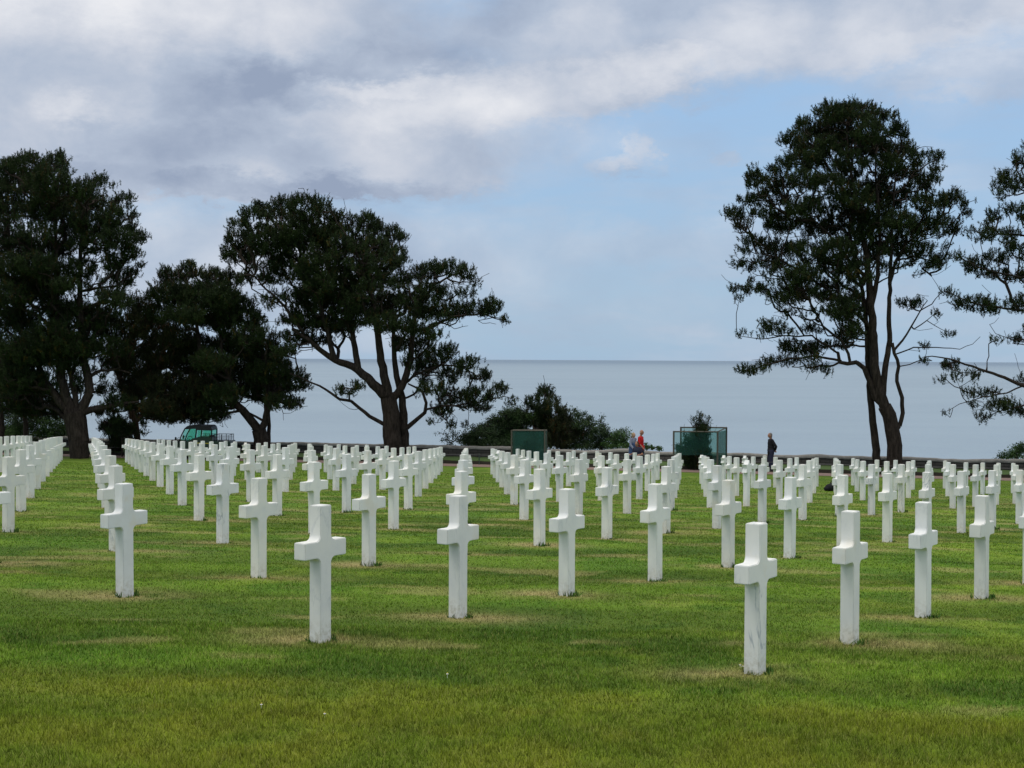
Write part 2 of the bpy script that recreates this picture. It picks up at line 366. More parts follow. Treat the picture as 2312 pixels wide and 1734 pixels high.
# blades of grass: one uncountable object
def blades():
    Vs, Cs = [], []
    def band(y0, y1, dens, h, w, cap=None):
        a0 = .37; area = (a0*(y0+y1)+1.0)*(y1-y0); n = int(area*dens)
        Y = np.sqrt(rng.uniform(y0*y0, y1*y1, n)); X = rng.uniform(-1, 1, n)*(Y*a0+.5)
        c = lawn_colour(X, Y); ang = rng.uniform(0, 2*np.pi, n); lean = rng.uniform(.1, 1.0, n)*h*.9
        lushness = .75+.5*fbm(X, Y, 2.0, 44, 3); hh = h*rng.uniform(.55, 1.25, n)*lushness
        z = gz(X, Y)+micro(X, Y)-.004
        ww = w*rng.uniform(.6, 1.3, n)*.5; wa_ = rng.uniform(0, np.pi, n); dx = np.cos(wa_)*ww; dy = np.sin(wa_)*ww
        b0 = np.stack([X-dx, Y-dy, z], -1); b1 = np.stack([X+dx, Y+dy, z], -1)
        tip = np.stack([X+np.cos(ang)*lean, Y+np.sin(ang)*lean, z+hh], -1)
        Vs.append(np.stack([b0, b1, tip], 1).reshape(-1, 3))
        cn = fbm(X, Y, 9.0, 88, 2); v = (rng.uniform(.50, 1.55, n)*(.55+.9*cn)*1.12)[:, None]; hh = hh*(.6+.8*cn); tip[:, 2] = z+hh; yel = (rng.random(n) < .11)[:, None]
        cc = c*v; cc = np.where(yel, cc*.4+np.array([.30, .29, .09])*.7, cc)
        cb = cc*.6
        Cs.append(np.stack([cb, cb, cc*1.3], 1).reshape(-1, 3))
    band(6.6, 9.5, 6500, .040, .0052); band(9.5, 13, 4200, .033, .0064); band(13, 18, 2300, .022, .0085); band(18, 27, 950, .022, .013); band(27, 42, 260, .024, .022); band(42, 64, 70, .028, .035)
    # longer tufts the mower leaves at the foot of the stones
    for k, g in enumerate(graves):
        if g[3] > 34: continue
        n = int(230*(1.4-g[3]/34)); th = rng.uniform(0, 2*np.pi, n); e_ = rng.uniform(.075, .13, n)
        bias = math.sin(k*5.3)*1.5
        X = g[2]+np.cos(th)*e_+.02; Y = g[3]+np.sin(th)*e_; keep = rng.random(n) < (.12+.6*np.clip(np.cos(th-bias), 0, 1)**2); X, Y, n = X[keep], Y[keep], int(keep.sum())
        z = gz(X, Y)+micro(X, Y)-.005; h = rng.uniform(.02, .095, n)*(.7+.35*np.sin(k*3.1)); ww = .0055+.0004*g[3]; wa_ = rng.uniform(0, np.pi, n)
        dx = np.cos(wa_)*ww; dy = np.sin(wa_)*ww
        b0 = np.stack([X-dx, Y-dy, z], -1); b1 = np.stack([X+dx, Y+dy, z], -1); tip = np.stack([X+rng.normal(0, .025, n), Y+rng.normal(0, .025, n), z+h], -1)
        Vs.append(np.stack([b0, b1, tip], 1).reshape(-1, 3)); c = np.array([.045, .100, .016])*rng.uniform(.6, 1.6, n)[:, None]
        Cs.append(np.stack([c, c, c], 1).reshape(-1, 3))
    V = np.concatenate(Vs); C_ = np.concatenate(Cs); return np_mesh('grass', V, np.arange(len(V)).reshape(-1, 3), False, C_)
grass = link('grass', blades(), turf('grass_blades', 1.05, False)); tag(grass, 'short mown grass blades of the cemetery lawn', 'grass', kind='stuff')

# ------------------------------------------------------------------ path, raised verge, sea
def strip(name, x0, x1, n, prof, mat, jit=0.0, kind='structure'):
    """prof(X) -> list of (Y, Z); a ribbon of that profile along X"""
    X = np.linspace(x0, x1, n); rows = [prof(x) for x in X]; k = len(rows[0])
    V = [(x, y, z) for x, r in zip(X, rows) for (y, z) in r]
    V = np.array(V); 
    if jit: V[:, 2] += rng.normal(0, jit, len(V)); V[:, 1] += rng.normal(0, jit, len(V))
    Fc = [(a*k+b, (a+1)*k+b, (a+1)*k+b+1, a*k+b+1) for a in range(n-1) for b in range(k-1)]
    o = link(name, np_mesh(name, V, Fc, False), mat); tag(o, kind=kind); return o
def g1(x, y): return float(gz(x, y))
M_PATH = simple('path_gravel', (.20, .135, .115), .95, .25, 30)
strip('path', -60, 60, 400, lambda x: [(y_path(x)-1.0, g1(x, y_path(x)-1.0)+.012), (y_path(x), g1(x, y_path(x))+.03), (y_path(x)+.95, g1(x, y_path(x)+.95)+.012)], M_PATH)
M_SOIL = simple('dark_soil_edge', (.022, .018, .012), .95, .4, 12)
strip('soil_edge', -60, 60, 500, lambda x: [(y_path(x)+.9, g1(x, y_path(x)+.9)-.02), (y_path(x)+.94, g1(x, y_path(x)+.9)+.10), (y_path(x)+1.0, g1(x, y_path(x)+.9)+.165)], M_SOIL, .012)
M_VERGE = simple('verge_grass', (.050, .092, .018), .95, .35, 14, .5)
strip('verge', -60, 60, 500, lambda x: [(y_path(x)+.98, g1(x, y_path(x)+1)+.15), (y_path(x)+1.3, g1(x, y_path(x)+1)+.20), (y_path(x)+3.6, g1(x, y_path(x)+3)+.22), (y_path(x)+8.5, g1(x, y_path(x)+6)+.1)], M_VERGE, .008)
def sea_mat():
    m_ = bpy.data.materials.new('sea_water'); m_.use_nodes = True; N = NT(m_.node_tree); b = N.n['Principled BSDF']
    t = N.node('ShaderNodeTexCoord').outputs['Object']; s_ = N.scalev(t, (.6, 1.0, 1))
    n1 = N.noise(s_, .06, 8, .75); n2 = N.noise(N.scalev(t, (.3, 1, 1)), .004, 4, .6)
    sp = N.node('ShaderNodeSeparateXYZ'); N.put(sp.inputs[0], t)
    c = N.mix(N.ramp(n2, .3, .7), (.20, .262, .335), (.225, .292, .365))
    c = N.mix(N.m('MULTIPLY', N.ramp(N.noise(s_, .09, 9, .85), .38, .66), .32), c, (.25, .33, .36))
    c = N.mix(N.m('MULTIPLY', N.ramp(sp.outputs[1], 5000, 26000), .6), c, (.075, .125, .20))   # darker blue with distance, towards the horizon
    N.put(b.inputs['Base Color'], c); b.inputs['Roughness'].default_value = .5; b.inputs['Specular IOR Level'].default_value = .35; b.inputs['IOR'].default_value = 1.33
    bp = N.node('ShaderNodeBump'); bp.inputs['Strength'].default_value = .55; bp.inputs['Distance'].default_value = 2.2; N.put(bp.inputs['Height'], n1); N.put(b.inputs['Normal'], bp.outputs[0])
    return m_
sx = np.array([-60000, -20000, -5000, -1500, 0, 1500, 5000, 20000, 60000.]); sy = np.array([120, 300, 800, 2000, 5000, 12000, 30000, 90000.])
SX, SY = np.meshgrid(sx, sy); si = np.arange(SX.size).reshape(SX.shape)
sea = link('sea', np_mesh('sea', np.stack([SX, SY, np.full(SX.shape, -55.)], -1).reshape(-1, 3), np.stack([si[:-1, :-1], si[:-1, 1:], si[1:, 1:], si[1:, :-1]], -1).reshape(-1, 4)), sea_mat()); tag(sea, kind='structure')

# ------------------------------------------------------------------ stone wall
def stone_mat():
    m_ = bpy.data.materials.new('wall_stone'); m_.use_nodes = True; N = NT(m_.node_tree); b = N.n['Principled BSDF']
    t = N.node('ShaderNodeTexCoord').outputs['Object']; sw = N.node('ShaderNodeSeparateXYZ'); N.put(sw.inputs[0], t)
    cv = N.node('ShaderNodeCombineXYZ'); N.put(cv.inputs[0], sw.outputs[0]); N.put(cv.inputs[1], N.m('MULTIPLY', sw.outputs[2], 1.0))
    br = N.node('ShaderNodeTexBrick'); N.put(br.inputs['Vector'], N.scalev(cv.outputs[0], (1, 1, 1))); br.inputs['Scale'].default_value = 1
    br.inputs['Brick Width'].default_value = .42; br.inputs['Row Height'].default_value = .15; br.inputs['Mortar Size'].default_value = .018
    br.inputs['Color1'].default_value = (.034, .030, .027, 1); br.inputs['Color2'].default_value = (.062, .056, .050, 1); br.inputs['Mortar'].default_value = (.012, .011, .010, 1)
    n = N.noise(t, 5, 6, .7)
    c = N.mix(N.m('MULTIPLY', n, .7), br.outputs['Color'], (.05, .047, .042)); N.put(b.inputs['Base Color'], c); b.inputs['Roughness'].default_value = .95
    bp = N.node('ShaderNodeBump'); bp.inputs['Strength'].default_value = .8; bp.inputs['Distance'].default_value = .05; N.put(bp.inputs['Height'], br.outputs['Fac']); N.put(b.inputs['Normal'], bp.outputs[0])
    return m_
wall = empty('stone_wall', (0, float(y_path(0))+3.3, g1(0, 72.7)))
tag(wall, 'long low dry-stone wall with pale rough coping between lawn and sea', 'wall')
def yw(x): return y_path(x)+3.3
def wtop(x): return -4.30-.0045*(x+20)
WXs = np.linspace(-60, 60, 900)
def wall_part(name, prof, mat, amp):
    rows = []
    for x in WXs:
        w_ = float(fbm(np.array(x), np.array(3.), .55, 5, 4)-.5); rows.append([(x, y-wall.location.y, z+amp*w_*q-wall.location.z) for (y, z, q) in prof(x)])
    V = np.array(rows); V[:, :, 1] += rng.normal(0, .008, V.shape[:2]); k = V.shape[1]
    ii = np.arange(V.shape[0]*k).reshape(-1, k); Fc = np.stack([ii[:-1, :-1], ii[1:, :-1], ii[1:, 1:], ii[:-1, 1:]], -1).reshape(-1, 4)
    return link(name, np_mesh(name, V.reshape(-1, 3), Fc, False), mat, wall)
wall_part('stonework', lambda x: [(yw(x), g1(x, yw(x))-.3, 0), (yw(x), wtop(x)-.11, 1), (yw(x)+.45, wtop(x)-.11, 1), (yw(x)+.45, g1(x, yw(x))-.6, 0)], stone_mat(), .22)
wall_part('coping', lambda x: [(yw(x)-.03, wtop(x)-.12, 1), (yw(x)-.035, wtop(x)-.06, 1), (yw(x)+.02, wtop(x)-.005, 1.1), (yw(x)+.22, wtop(x)+.03, 1.2), (yw(x)+.5, wtop(x)-.03, 1), (yw(x)+.5, wtop(x)-.12, 1), (yw(x)-.03, wtop(x)-.12, 1)], simple('pale_coping', (.20, .19, .175), .95, .6, 5, .7), .22)

# ------------------------------------------------------------------ headstones
H = 1.1
def cross_mesh():
    w, aw, z0, z1, r, t, dp = .0685, .258, .675, .812, .050, .060, .30
    def arc(cx, cz, a0, a1, n=7): return [(cx+r*math.cos(a), cz+r*math.sin(a)) for a in np.linspace(a0, a1, n)]
    P = [(w, -dp), *[q for q in arc(w+r, z0-r, math.pi, math.pi/2)], (aw, z0), (aw, z1), *arc(w+r, z1+r, -math.pi/2, -math.pi), (w, H), (-w, H)]
    P += [(-x, z) for x, z in arc(w+r, z1+r, -math.pi/2, -math.pi)][::-1] + [(-aw, z1), (-aw, z0)] + [(-x, z) for x, z in arc(w+r, z0-r, math.pi, math.pi/2)][::-1] + [(-w, -dp)]
    bm = bmesh.new(); a = [bm.verts.new((x, -t, z)) for x, z in P]; b = [bm.verts.new((x, t, z)) for x, z in P]; n = len(P)
    fa = bm.faces.new(a); fb = bm.faces.new(b[::-1])
    for i in range(n): bm.faces.new((a[i], b[i], b[(i+1) % n], a[(i+1) % n]))
    bmesh.ops.recalc_face_normals(bm, faces=bm.faces)
    bmesh.ops.bevel(bm, geom=[e_ for e_ in bm.edges if e_.calc_face_angle(0) > .9], offset=.006, segments=2, affect='EDGES')
    me = bpy.data.meshes.new('latin_cross'); bm.to_mesh(me); bm.free()
    for p in me.polygons: p.use_smooth = True
    me.set_sharp_from_angle(angle=R(35)); return me
def star_mesh():
    Rr, t = .20, .060; cz = H-Rr; ri = Rr/math.sqrt(3)
    P = []
    for k in range(12):
        a = math.pi/2+k*math.pi/6; q = Rr if k % 2 == 0 else ri; P.append((q*math.cos(a), cz+q*math.sin(a)))
    bm = bmesh.new()
    def pr(P, t):
        a = [bm.verts.new((x, -t, z)) for x, z in P]; b = [bm.verts.new((x, t, z)) for x, z in P]; n = len(P); bm.faces.new(a); bm.faces.new(b[::-1])
        for i in range(n): bm.faces.new((a[i], b[i], b[(i+1) % n], a[(i+1) % n]))
    pr(P, t); pr([(-.075, -.3), (.075, -.3), (.0685, cz-ri*.9), (-.0685, cz-ri*.9)], t-.003)
    bmesh.ops.recalc_face_normals(bm, faces=bm.faces)
    bmesh.ops.bevel(bm, geom=[e_ for e_ in bm.edges if e_.is_manifold and e_.calc_face_angle(0) > .6], offset=.005, segments=1, affect='EDGES')
    me = bpy.data.meshes.new('star_stone'); bm.to_mesh(me); bm.free(); me.set_sharp_from_angle(angle=R(35)) ; return me
cm = cross_mesh(); cm.materials.append(M_MARBLE); cv_ = cm.copy(); cv_.materials.clear(); cv_.materials.append(M_VEINED)
sm = star_mesh(); sm.materials.append(M_MARBLE)
ORD = ['', 'first', 'second', 'third', 'fourth', 'fifth', 'sixth', 'seventh', 'eighth', 'ninth', 'tenth', 'eleventh', 'twelfth', 'thirteenth', 'fourteenth', 'fifteenth', 'sixteenth', 'seventeenth', 'eighteenth', 'nineteenth', 'twentieth']
def ordn(n): return ORD[n] if n <= 20 else (['', '', 'twenty', 'thirty', 'forty'][n//10]+('-'+ORD[n % 10] if n % 10 else '')).replace('twenty', 'twenty') if n % 10 else {30: 'thirtieth', 40: 'fortieth'}[n]
SPECIAL = {(2, 1): 'white marble cross with grey veins, nearest of all, at the right front',
           (3, 1): 'white marble cross just behind the grey-veined front cross at right',
           (-1, 2): 'plain white marble cross nearest the camera left of centre, bluish shaft',
           (0, 2): 'white marble cross at the head of the central file, grass tuft at foot',
           (-3, 3): 'white marble cross with brown stain on shaft, large one at left',
           (-2, 3): 'creamy white marble cross behind and left of the nearest left-centre cross'}
byrow = {}
for g in graves: byrow.setdefault(g[1], []).append(g)
YAW = math.atan2(A_DIR[1], A_DIR[0])
for j, row in byrow.items():
    row.sort(key=lambda g: g[5]); n = 0
    for g in row:
        i, j, X, Y, zt, px, py = g; star = (i, j) in STARS; n += 1
        rr = random.Random(i*100+j)
        o = bpy.data.objects.new('star_headstone' if star else 'marble_cross', sm if star else (cv_ if (i, j) in ((2, 1), (7, 2), (3, 3)) or rr.random() < .12 else cm)); COL.objects.link(o)
        o.location = (X, Y, zt); o.rotation_euler = (rr.gauss(0, .003), rr.gauss(0, .004), YAW+rr.gauss(0, .012))
        lab = SPECIAL.get((i, j))
        if star: lab = 'white marble six-pointed star headstone, %s from the left in the %s row' % (ordn(n), ordn(j))
        elif not lab: lab = 'white marble cross, %s from the left in the %s slanting row from the front' % (ordn(n), ordn(j))
        tag(o, lab, 'headstone', 'white marble headstones in slanting rows')
print('GRAVES', len(graves))

# ------------------------------------------------------------------ trees
def tubes(P0, P1, R0, R1, k):
    """frustums between point arrays, k sides"""
    d = P1-P0; L = np.linalg.norm(d, axis=1, keepdims=True)+1e-9; d = d/L
    ref = np.where(np.abs(d[:, 2:3]) < .9, np.array([[0, 0, 1.]]), np.array([[1., 0, 0]])); u = np.cross(d, ref); u /= np.linalg.norm(u, axis=1, keepdims=True)+1e-9; v = np.cross(d, u)
    a = np.arange(k)*2*np.pi/k; c = np.cos(a)[None, :, None]; s_ = np.sin(a)[None, :, None]
    ring = u[:, None]*c+v[:, None]*s_
    A = P0[:, None]-d[:, None]*R0[:, None, None]*.2+ring*R0[:, None, None]; B = P1[:, None]+ring*R1[:, None, None]
    V = np.concatenate([A, B], 1).reshape(-1, 3); n = len(P0); base = (np.arange(n)*2*k)[:, None]; j = np.arange(k)[None]; jn = (j+1) % k
    return V, np.stack([base+j, base+jn, base+k+jn, base+k+j], -1).reshape(-1, 4)
DENS = 1.9
def tree(name, label, cat, Y0, base_px, limbs, lobes, conv, rs, needle=M_PINE, bark=M_BARK, mult=1.0, tw=.011, depthk=1.0, group=None, leaf=False, tuft=(.12, .17), sink=.25, spacing=.29, nb=27, bare=0.0, clump=6, twigs=.45):
    """limbs: list of (points [(x, y[, depth offset])], r0, r1) in crop pixels; lobes (cx, cy, rx, ry[, density[, depth offset]])"""
    r_ = np.random.default_rng(rs); px2m = Y0/F
    def cpt(x, y, dy=0.0):
        X, Y = conv(x, y); return at(X, Y, Y0+dy)
    bp = cpt(*base_px); bz = g1(bp[0], bp[1]); base = np.array([bp[0], bp[1], bz])
    root = empty(name, base); tag(root, label, cat, group)
    nodes, par, rad = [], [], []
    def add(p, q, r): nodes.append(np.array(p, float)); par.append(q); rad.append(r); return len(nodes)-1
    limbnodes = 0
    for li, (pts, r0, r1) in enumerate(limbs):
        P = [cpt(*p) for p in pts]
        if li == 0 or pts[0][-1] == 'g': pass
        if nodes:
            # join to the nearest node already there
            dd = [np.linalg.norm(P[0]-q) for q in nodes]; q = int(np.argmin(dd)); 
            if dd[q] > 1.2 or abs(P[0][2]-bz) < .6: q = -1
        else: q = -1
        if q == -1: P[0] = np.array([P[0][0], P[0][1], g1(P[0][0], P[0][1])-sink])
        L = [np.linalg.norm(b-a) for a, b in zip(P[:-1], P[1:])]; tot = sum(L); acc = 0
        cur = add(P[0], q, r0)
        for a, b, l in zip(P[:-1], P[1:], L):
            n = max(1, int(l/.28))
            for s_ in range(1, n+1):
                t = s_/n; p = a+(b-a)*t; f = (acc+l*t)/tot
                p = p+r_.normal(0, .018, 3); cur = add(p, cur, r0+(r1-r0)*f)
            acc += l
    # foliage clusters
    C_, OUT = [], []
    xs = [conv(l[0], l[1])[0] for l in lobes]; xc = np.mean(xs); xr = max(1, (max(xs)-min(xs))/2)
    for lo in lobes:
        cx, cy, rx, ry = lo[:4]; den = lo[4] if len(lo) > 4 else 1.0
        X, Y = conv(cx, cy); sc = abs(conv(1, 0)[0]-conv(0, 0)[0])*px2m; RX, RZ = rx*sc, ry*sc
        edge = min(1, abs(X-xc)/xr); dy = lo[5] if len(lo) > 5 else r_.uniform(-1, 1)*depthk*2.6*math.sqrt(max(0, 1-edge*edge)+.05)
        c = cpt(cx, cy, dy); RY = max(.5*RX, min(RX, 1.5))
        n = int(den*mult*DENS*(RX*RZ*3.14)/(spacing*spacing)*1.5*max(1, RY/.9))+1
        q = r_.normal(0, 1, (n, 3)); q /= np.linalg.norm(q, axis=1, keepdims=True); q *= r_.uniform(.25, 1, (n, 1))**.5
        pts = c+q*np.array([RX, RY, RZ])*np.where(r_.random((n, 1)) < .14, 1.12, .92); C_.append(pts); OUT.append(q)
    C_ = np.concatenate(C_); OUT = np.concatenate(OUT)
    # thin out points that crowd each other
    keep = []; grid = {}
    for k, p in enumerate(C_):
        key = tuple((p/(spacing*.72)).astype(int)); 
        if key in grid: continue
        grid[key] = 1; keep.append(k)
    C_ = C_[keep]; OUT = OUT[keep]; NL = len(C_)
    # bare inner twigs between the limbs and the foliage
    LN = np.array(nodes); nb_ = int(NL*(.0 if leaf else twigs)); ii = r_.integers(0, NL, nb_); ext = []
    for k in ii:
        p = C_[k]; q = LN[np.argmin(np.linalg.norm(LN-p, axis=1))]; ext.append(q+(p-q)*r_.uniform(.35, 1.12)+r_.normal(0, .28, 3))
    CA = np.concatenate([C_, np.array(ext).reshape(-1, 3)]) if nb_ else C_
    N0 = len(nodes); cap = N0+len(CA)*14+10; NA = np.zeros((cap, 3)); NA[:N0] = nodes; PL = np.zeros(cap)
    for k in range(N0): PL[k] = 0 if par[k] < 0 else PL[par[k]]+np.linalg.norm(NA[k]-NA[par[k]])
    cnt = N0; PAR = par[:]; RAD = rad[:]
    dist0 = np.array([np.min(np.linalg.norm(NA[:N0]-p, axis=1)) for p in CA]); order = np.argsort(dist0); tips = []
    hmin = bz+ (1.1 if not leaf else .05)
    for k in order:
        p = CA[k]; dv = NA[:cnt]-p; dd = np.linalg.norm(dv, axis=1); cost = dd+.22*PL[:cnt]+np.where(NA[:cnt, 2] > p[2]+.15, .5, 0)+np.where(NA[:cnt, 2] < hmin, 3, 0)
        q = int(np.argmin(cost)); a = NA[q].copy(); n = min(12, max(1, int(dd[q]/.24))); side = r_.normal(0, .07*dd[q], 3); sag = np.array([0, 0, -.10*dd[q]])
        cur = q
        for s_ in range(1, n+1):
            t = s_/n; w_ = 4*t*(1-t); pt = a+(p-a)*t+(side+sag)*w_*.5
            if s_ < n: pt = pt+r_.normal(0, .022, 3)
            NA[cnt] = pt; PL[cnt] = PL[cur]+np.linalg.norm(pt-NA[cur]); PAR.append(cur); RAD.append(0); cur = cnt; cnt += 1
        tips.append(cur)
    PAR = np.array(PAR); RAD = np.array(RAD, float); NA = NA[:cnt]; acc = np.zeros(cnt); 
    for t in tips: acc[t] += tw**2.25
    for k in range(cnt-1, N0-1, -1):
        if acc[k] == 0: acc[k] = tw**2.25
        acc[PAR[k]] += acc[k]
    rr_ = acc**(1/2.25); rr_[:N0] = RAD[:N0]
    rr_ = np.maximum(rr_, tw*.9)
    e_ = np.nonzero(PAR >= 0)[0]; pr = PAR[e_]; r1 = rr_[e_]; r0 = np.where(e_ < N0, rr_[pr], np.minimum(rr_[pr], r1*1.25))
    VV, FF = [], []; nvv = 0
    for lo_, hi_, kk in ((.05, 9, 9), (.02, .05, 5), (0, .02, 3)):
        m_ = (r1 >= lo_) & (r1 < hi_)
        if m_.sum() == 0: continue
        jit = 1.0
        V, Fc = tubes(NA[pr[m_]], NA[e_[m_]], r0[m_], r1[m_], kk); VV.append(V); FF.append(Fc+nvv); nvv += len(V)
    V = np.concatenate(VV)-base
    # root flare
    zz = V[:, 2]; fl = np.clip(.5-zz, 0, .8)
    me = np_mesh('trunk', V, np.concatenate(FF), True); link('trunk', me, bark, root)
    # needle tufts / leaves
    K = clump
    cc = np.repeat(C_, K, 0)+r_.normal(0, min(.115, spacing*.42), (len(C_)*K, 3))*np.array([1, 1, .7]); oo = np.repeat(OUT, K, 0)
    if bare: kp = r_.random(len(cc)) > bare; cc, oo = cc[kp], oo[kp]
    n = len(cc)
    if not leaf:
        axis = oo*.45+np.array([0, 0, .9])+r_.normal(0, .28, (n, 3)); axis /= np.linalg.norm(axis, axis=1, keepdims=True)
        # a shoot: needles spray outwards around an axis
        B = np.repeat(cc, nb, 0); AX = np.repeat(axis, nb, 0); s_ = r_.uniform(-.5, .5, (n*nb, 1)); ln = r_.uniform(*tuft, (n*nb, 1))
        rd = r_.normal(0, 1, (n*nb, 3)); rd /= np.linalg.norm(rd, axis=1, keepdims=True); dr = rd*.85+AX*.75; dr /= np.linalg.norm(dr, axis=1, keepdims=True)
        st = B+AX*s_*tuft[1]*1.7; wd = np.cross(dr, r_.normal(0, 1, (n*nb, 3))); wd /= np.linalg.norm(wd, axis=1, keepdims=True)+1e-9; wv = tuft[0]*.105
        V = np.stack([st-wd*wv, st+wd*wv, st+dr*ln*.75], 1).reshape(-1, 3)
        sh = np.repeat(r_.uniform(.65, 1.4, n), nb)*r_.uniform(.8, 1.2, n*nb); warm = np.repeat((r_.random(n) < .06).astype(float), nb)
        c = np.stack([sh*(1+warm*1.6), sh*(1+warm*.1), sh*(1-.2*warm)], -1); c = np.repeat(c, 3, 0)
        me = np_mesh('crown', V-base, np.arange(len(V)).reshape(-1, 3), False, c)
    else:
        B = np.repeat(cc, nb, 0)+r_.normal(0, spacing*.35, (n*nb, 3)); m2 = len(B); nn_ = r_.normal(0, 1, (m2, 3))+np.array([0, -.3, .8]); nn_ /= np.linalg.norm(nn_, axis=1, keepdims=True)
        u = np.cross(nn_, r_.normal(0, 1, (m2, 3))); u /= np.linalg.norm(u, axis=1, keepdims=True)+1e-9; v = np.cross(nn_, u); sz_ = r_.uniform(*tuft, (m2, 1))
        V = np.stack([B-u*sz_*.5, B-v*sz_*.28, B+u*sz_*.5, B+v*sz_*.28], 1).reshape(-1, 3); sh = np.repeat(np.repeat(r_.uniform(.6, 1.5, n), nb)*r_.uniform(.8, 1.25, m2), 4)
        me = np_mesh('crown', V-base, np.arange(len(V)).reshape(-1, 4), False, np.stack([sh]*3, -1))
    link('crown', me, needle, root)
    return root
c1 = lambda x, y: (x/2.37, 320+y/2.37)
c2 = lambda x, y: (480+x/2.676, 420+y/2.676)
c3 = lambda x, y: (1612+x/1.951, 200+y/1.951)
c4 = lambda x, y: (1140+x/7.373, 860+y/7.373)
cs = lambda x, y: (x, y)

TREES = []
# big spreading pine, left of centre
tree('pine_tree', 'broad dark pine left of centre with forked trunk and long bare low branch', 'tree', 72.6, (1100, 1640), [
    ([(1088, 1640), (1086, 1540), (1082, 1430), (1072, 1330), (1058, 1280)], .50, .40), ([(1160, 1640, .5), (1158, 1500, .5), (1150, 1380, .4), (1145, 1280, .3), (1112, 1150, .2), (1095, 1000, .2), (1090, 850, .5)], .26, .09),
    ([(1058, 1280), (1000, 1225), (940, 1165), (880, 1112), (810, 1078), (740, 1052), (660, 1000), (580, 930, -.4), (480, 860, -.8)], .27, .06),
    ([(1060, 1270), (1045, 1180), (1020, 1060), (1005, 930), (980, 780), (950, 600), (900, 420), (860, 300)], .24, .04),
    ([(1075, 1300), (1120, 1250), (1160, 1180), (1195, 1050), (1210, 880), (1230, 720), (1300, 610, -.5), (1420, 560, -.8)], .20, .05),
    ([(880, 1112), (865, 1020), (845, 900), (820, 760), (780, 560), (740, 380)], .17, .04), ([(740, 1052), (712, 960), (690, 860), (640, 700), (560, 520), (500, 330)], .15, .03),
    ([(660, 1000), (560, 905), (430, 720, -.5), (300, 600, -.8), (200, 480, -.9)], .10, .03), ([(1210, 880), (1300, 860), (1450, 790), (1620, 770), (1740, 800)], .10, .02),
    ([(1055, 1450), (1005, 1425), (950, 1392), (890, 1345), (838, 1302), (770, 1288), (715, 1250), (650, 1205), (560, 1170), (470, 1130)], .105, .03),
    ([(1175, 1460, .4), (1225, 1420, .4), (1280, 1370, .2), (1292, 1310), (1270, 1250), (1230, 1215), (1180, 1195)], .12, .04), ([(1290, 1350), (1380, 1330), (1500, 1320), (1640, 1300), (1760, 1270)], .06, .02),
    ([(1150, 1200, .3), (1250, 1130), (1380, 1080), (1500, 1090), (1620, 1160)], .07, .02)],
    [(480, 420, 330, 250, .13), (850, 500, 380, 230, .13), (700, 760, 380, 150, .14), (1300, 700, 250, 150, .12), (1350, 1130, 200, 150, .12), (150, 330, 95, 75), (120, 230, 30, 35), (250, 200, 110, 85), (290, 130, 60, 45), (420, 150, 115, 85), (560, 120, 110, 70), (640, 120, 60, 55), (690, 190, 80, 60), (780, 230, 90, 70), (940, 220, 90, 65), (1000, 250, 70, 50), (1080, 300, 60, 70), (1150, 310, 45, 30), (90, 410, 50, 40),
     (180, 430, 90, 55), (330, 330, 130, 110), (530, 290, 150, 130), (740, 350, 150, 130), (960, 370, 140, 110), (1110, 420, 90, 70), (250, 560, 130, 40, .6), (440, 470, 120, 100), (650, 520, 160, 120), (900, 540, 160, 120), (1110, 540, 110, 90), (1290, 520, 110, 60),
     (1400, 490, 90, 50), (1520, 520, 70, 50), (1580, 570, 30, 40), (1520, 640, 70, 22, .8), (1310, 640, 110, 50), (600, 670, 150, 90), (800, 700, 160, 100), (1010, 710, 150, 90), (1200, 690, 120, 70), (1270, 760, 120, 50), (1430, 760, 120, 50), (1600, 740, 110, 45), (1690, 730, 70, 55), (1770, 810, 25, 20),
     (560, 800, 140, 70), (720, 830, 150, 60), (900, 800, 120, 60), (350, 680, 100, 50, .5), (1050, 830, 110, 60), (1200, 850, 90, 50), (500, 920, 110, 50), (640, 930, 90, 40), (1330, 890, 70, 45), (1250, 950, 90, 50), (1140, 960, 70, 50), (1370, 1010, 90, 50), (1440, 990, 35, 30), (1540, 1070, 70, 40),
     (1620, 1150, 70, 38), (1300, 1080, 90, 50), (1450, 1130, 90, 42), (1200, 1060, 60, 40), (1330, 1220, 90, 38, .8), (1460, 1270, 110, 50), (1600, 1260, 110, 50), (1740, 1230, 50, 45), (1810, 1300, 28, 30), (1390, 1360, 80, 42), (1600, 1330, 100, 32), (1440, 1430, 26, 26), (1340, 1420, 30, 20, .7), (1545, 1445, 25, 14), (810, 1235, 75, 24), (870, 1210, 40, 24), (450, 1000, 90, 40, .7)],
    c2, 101, mult=1.05)
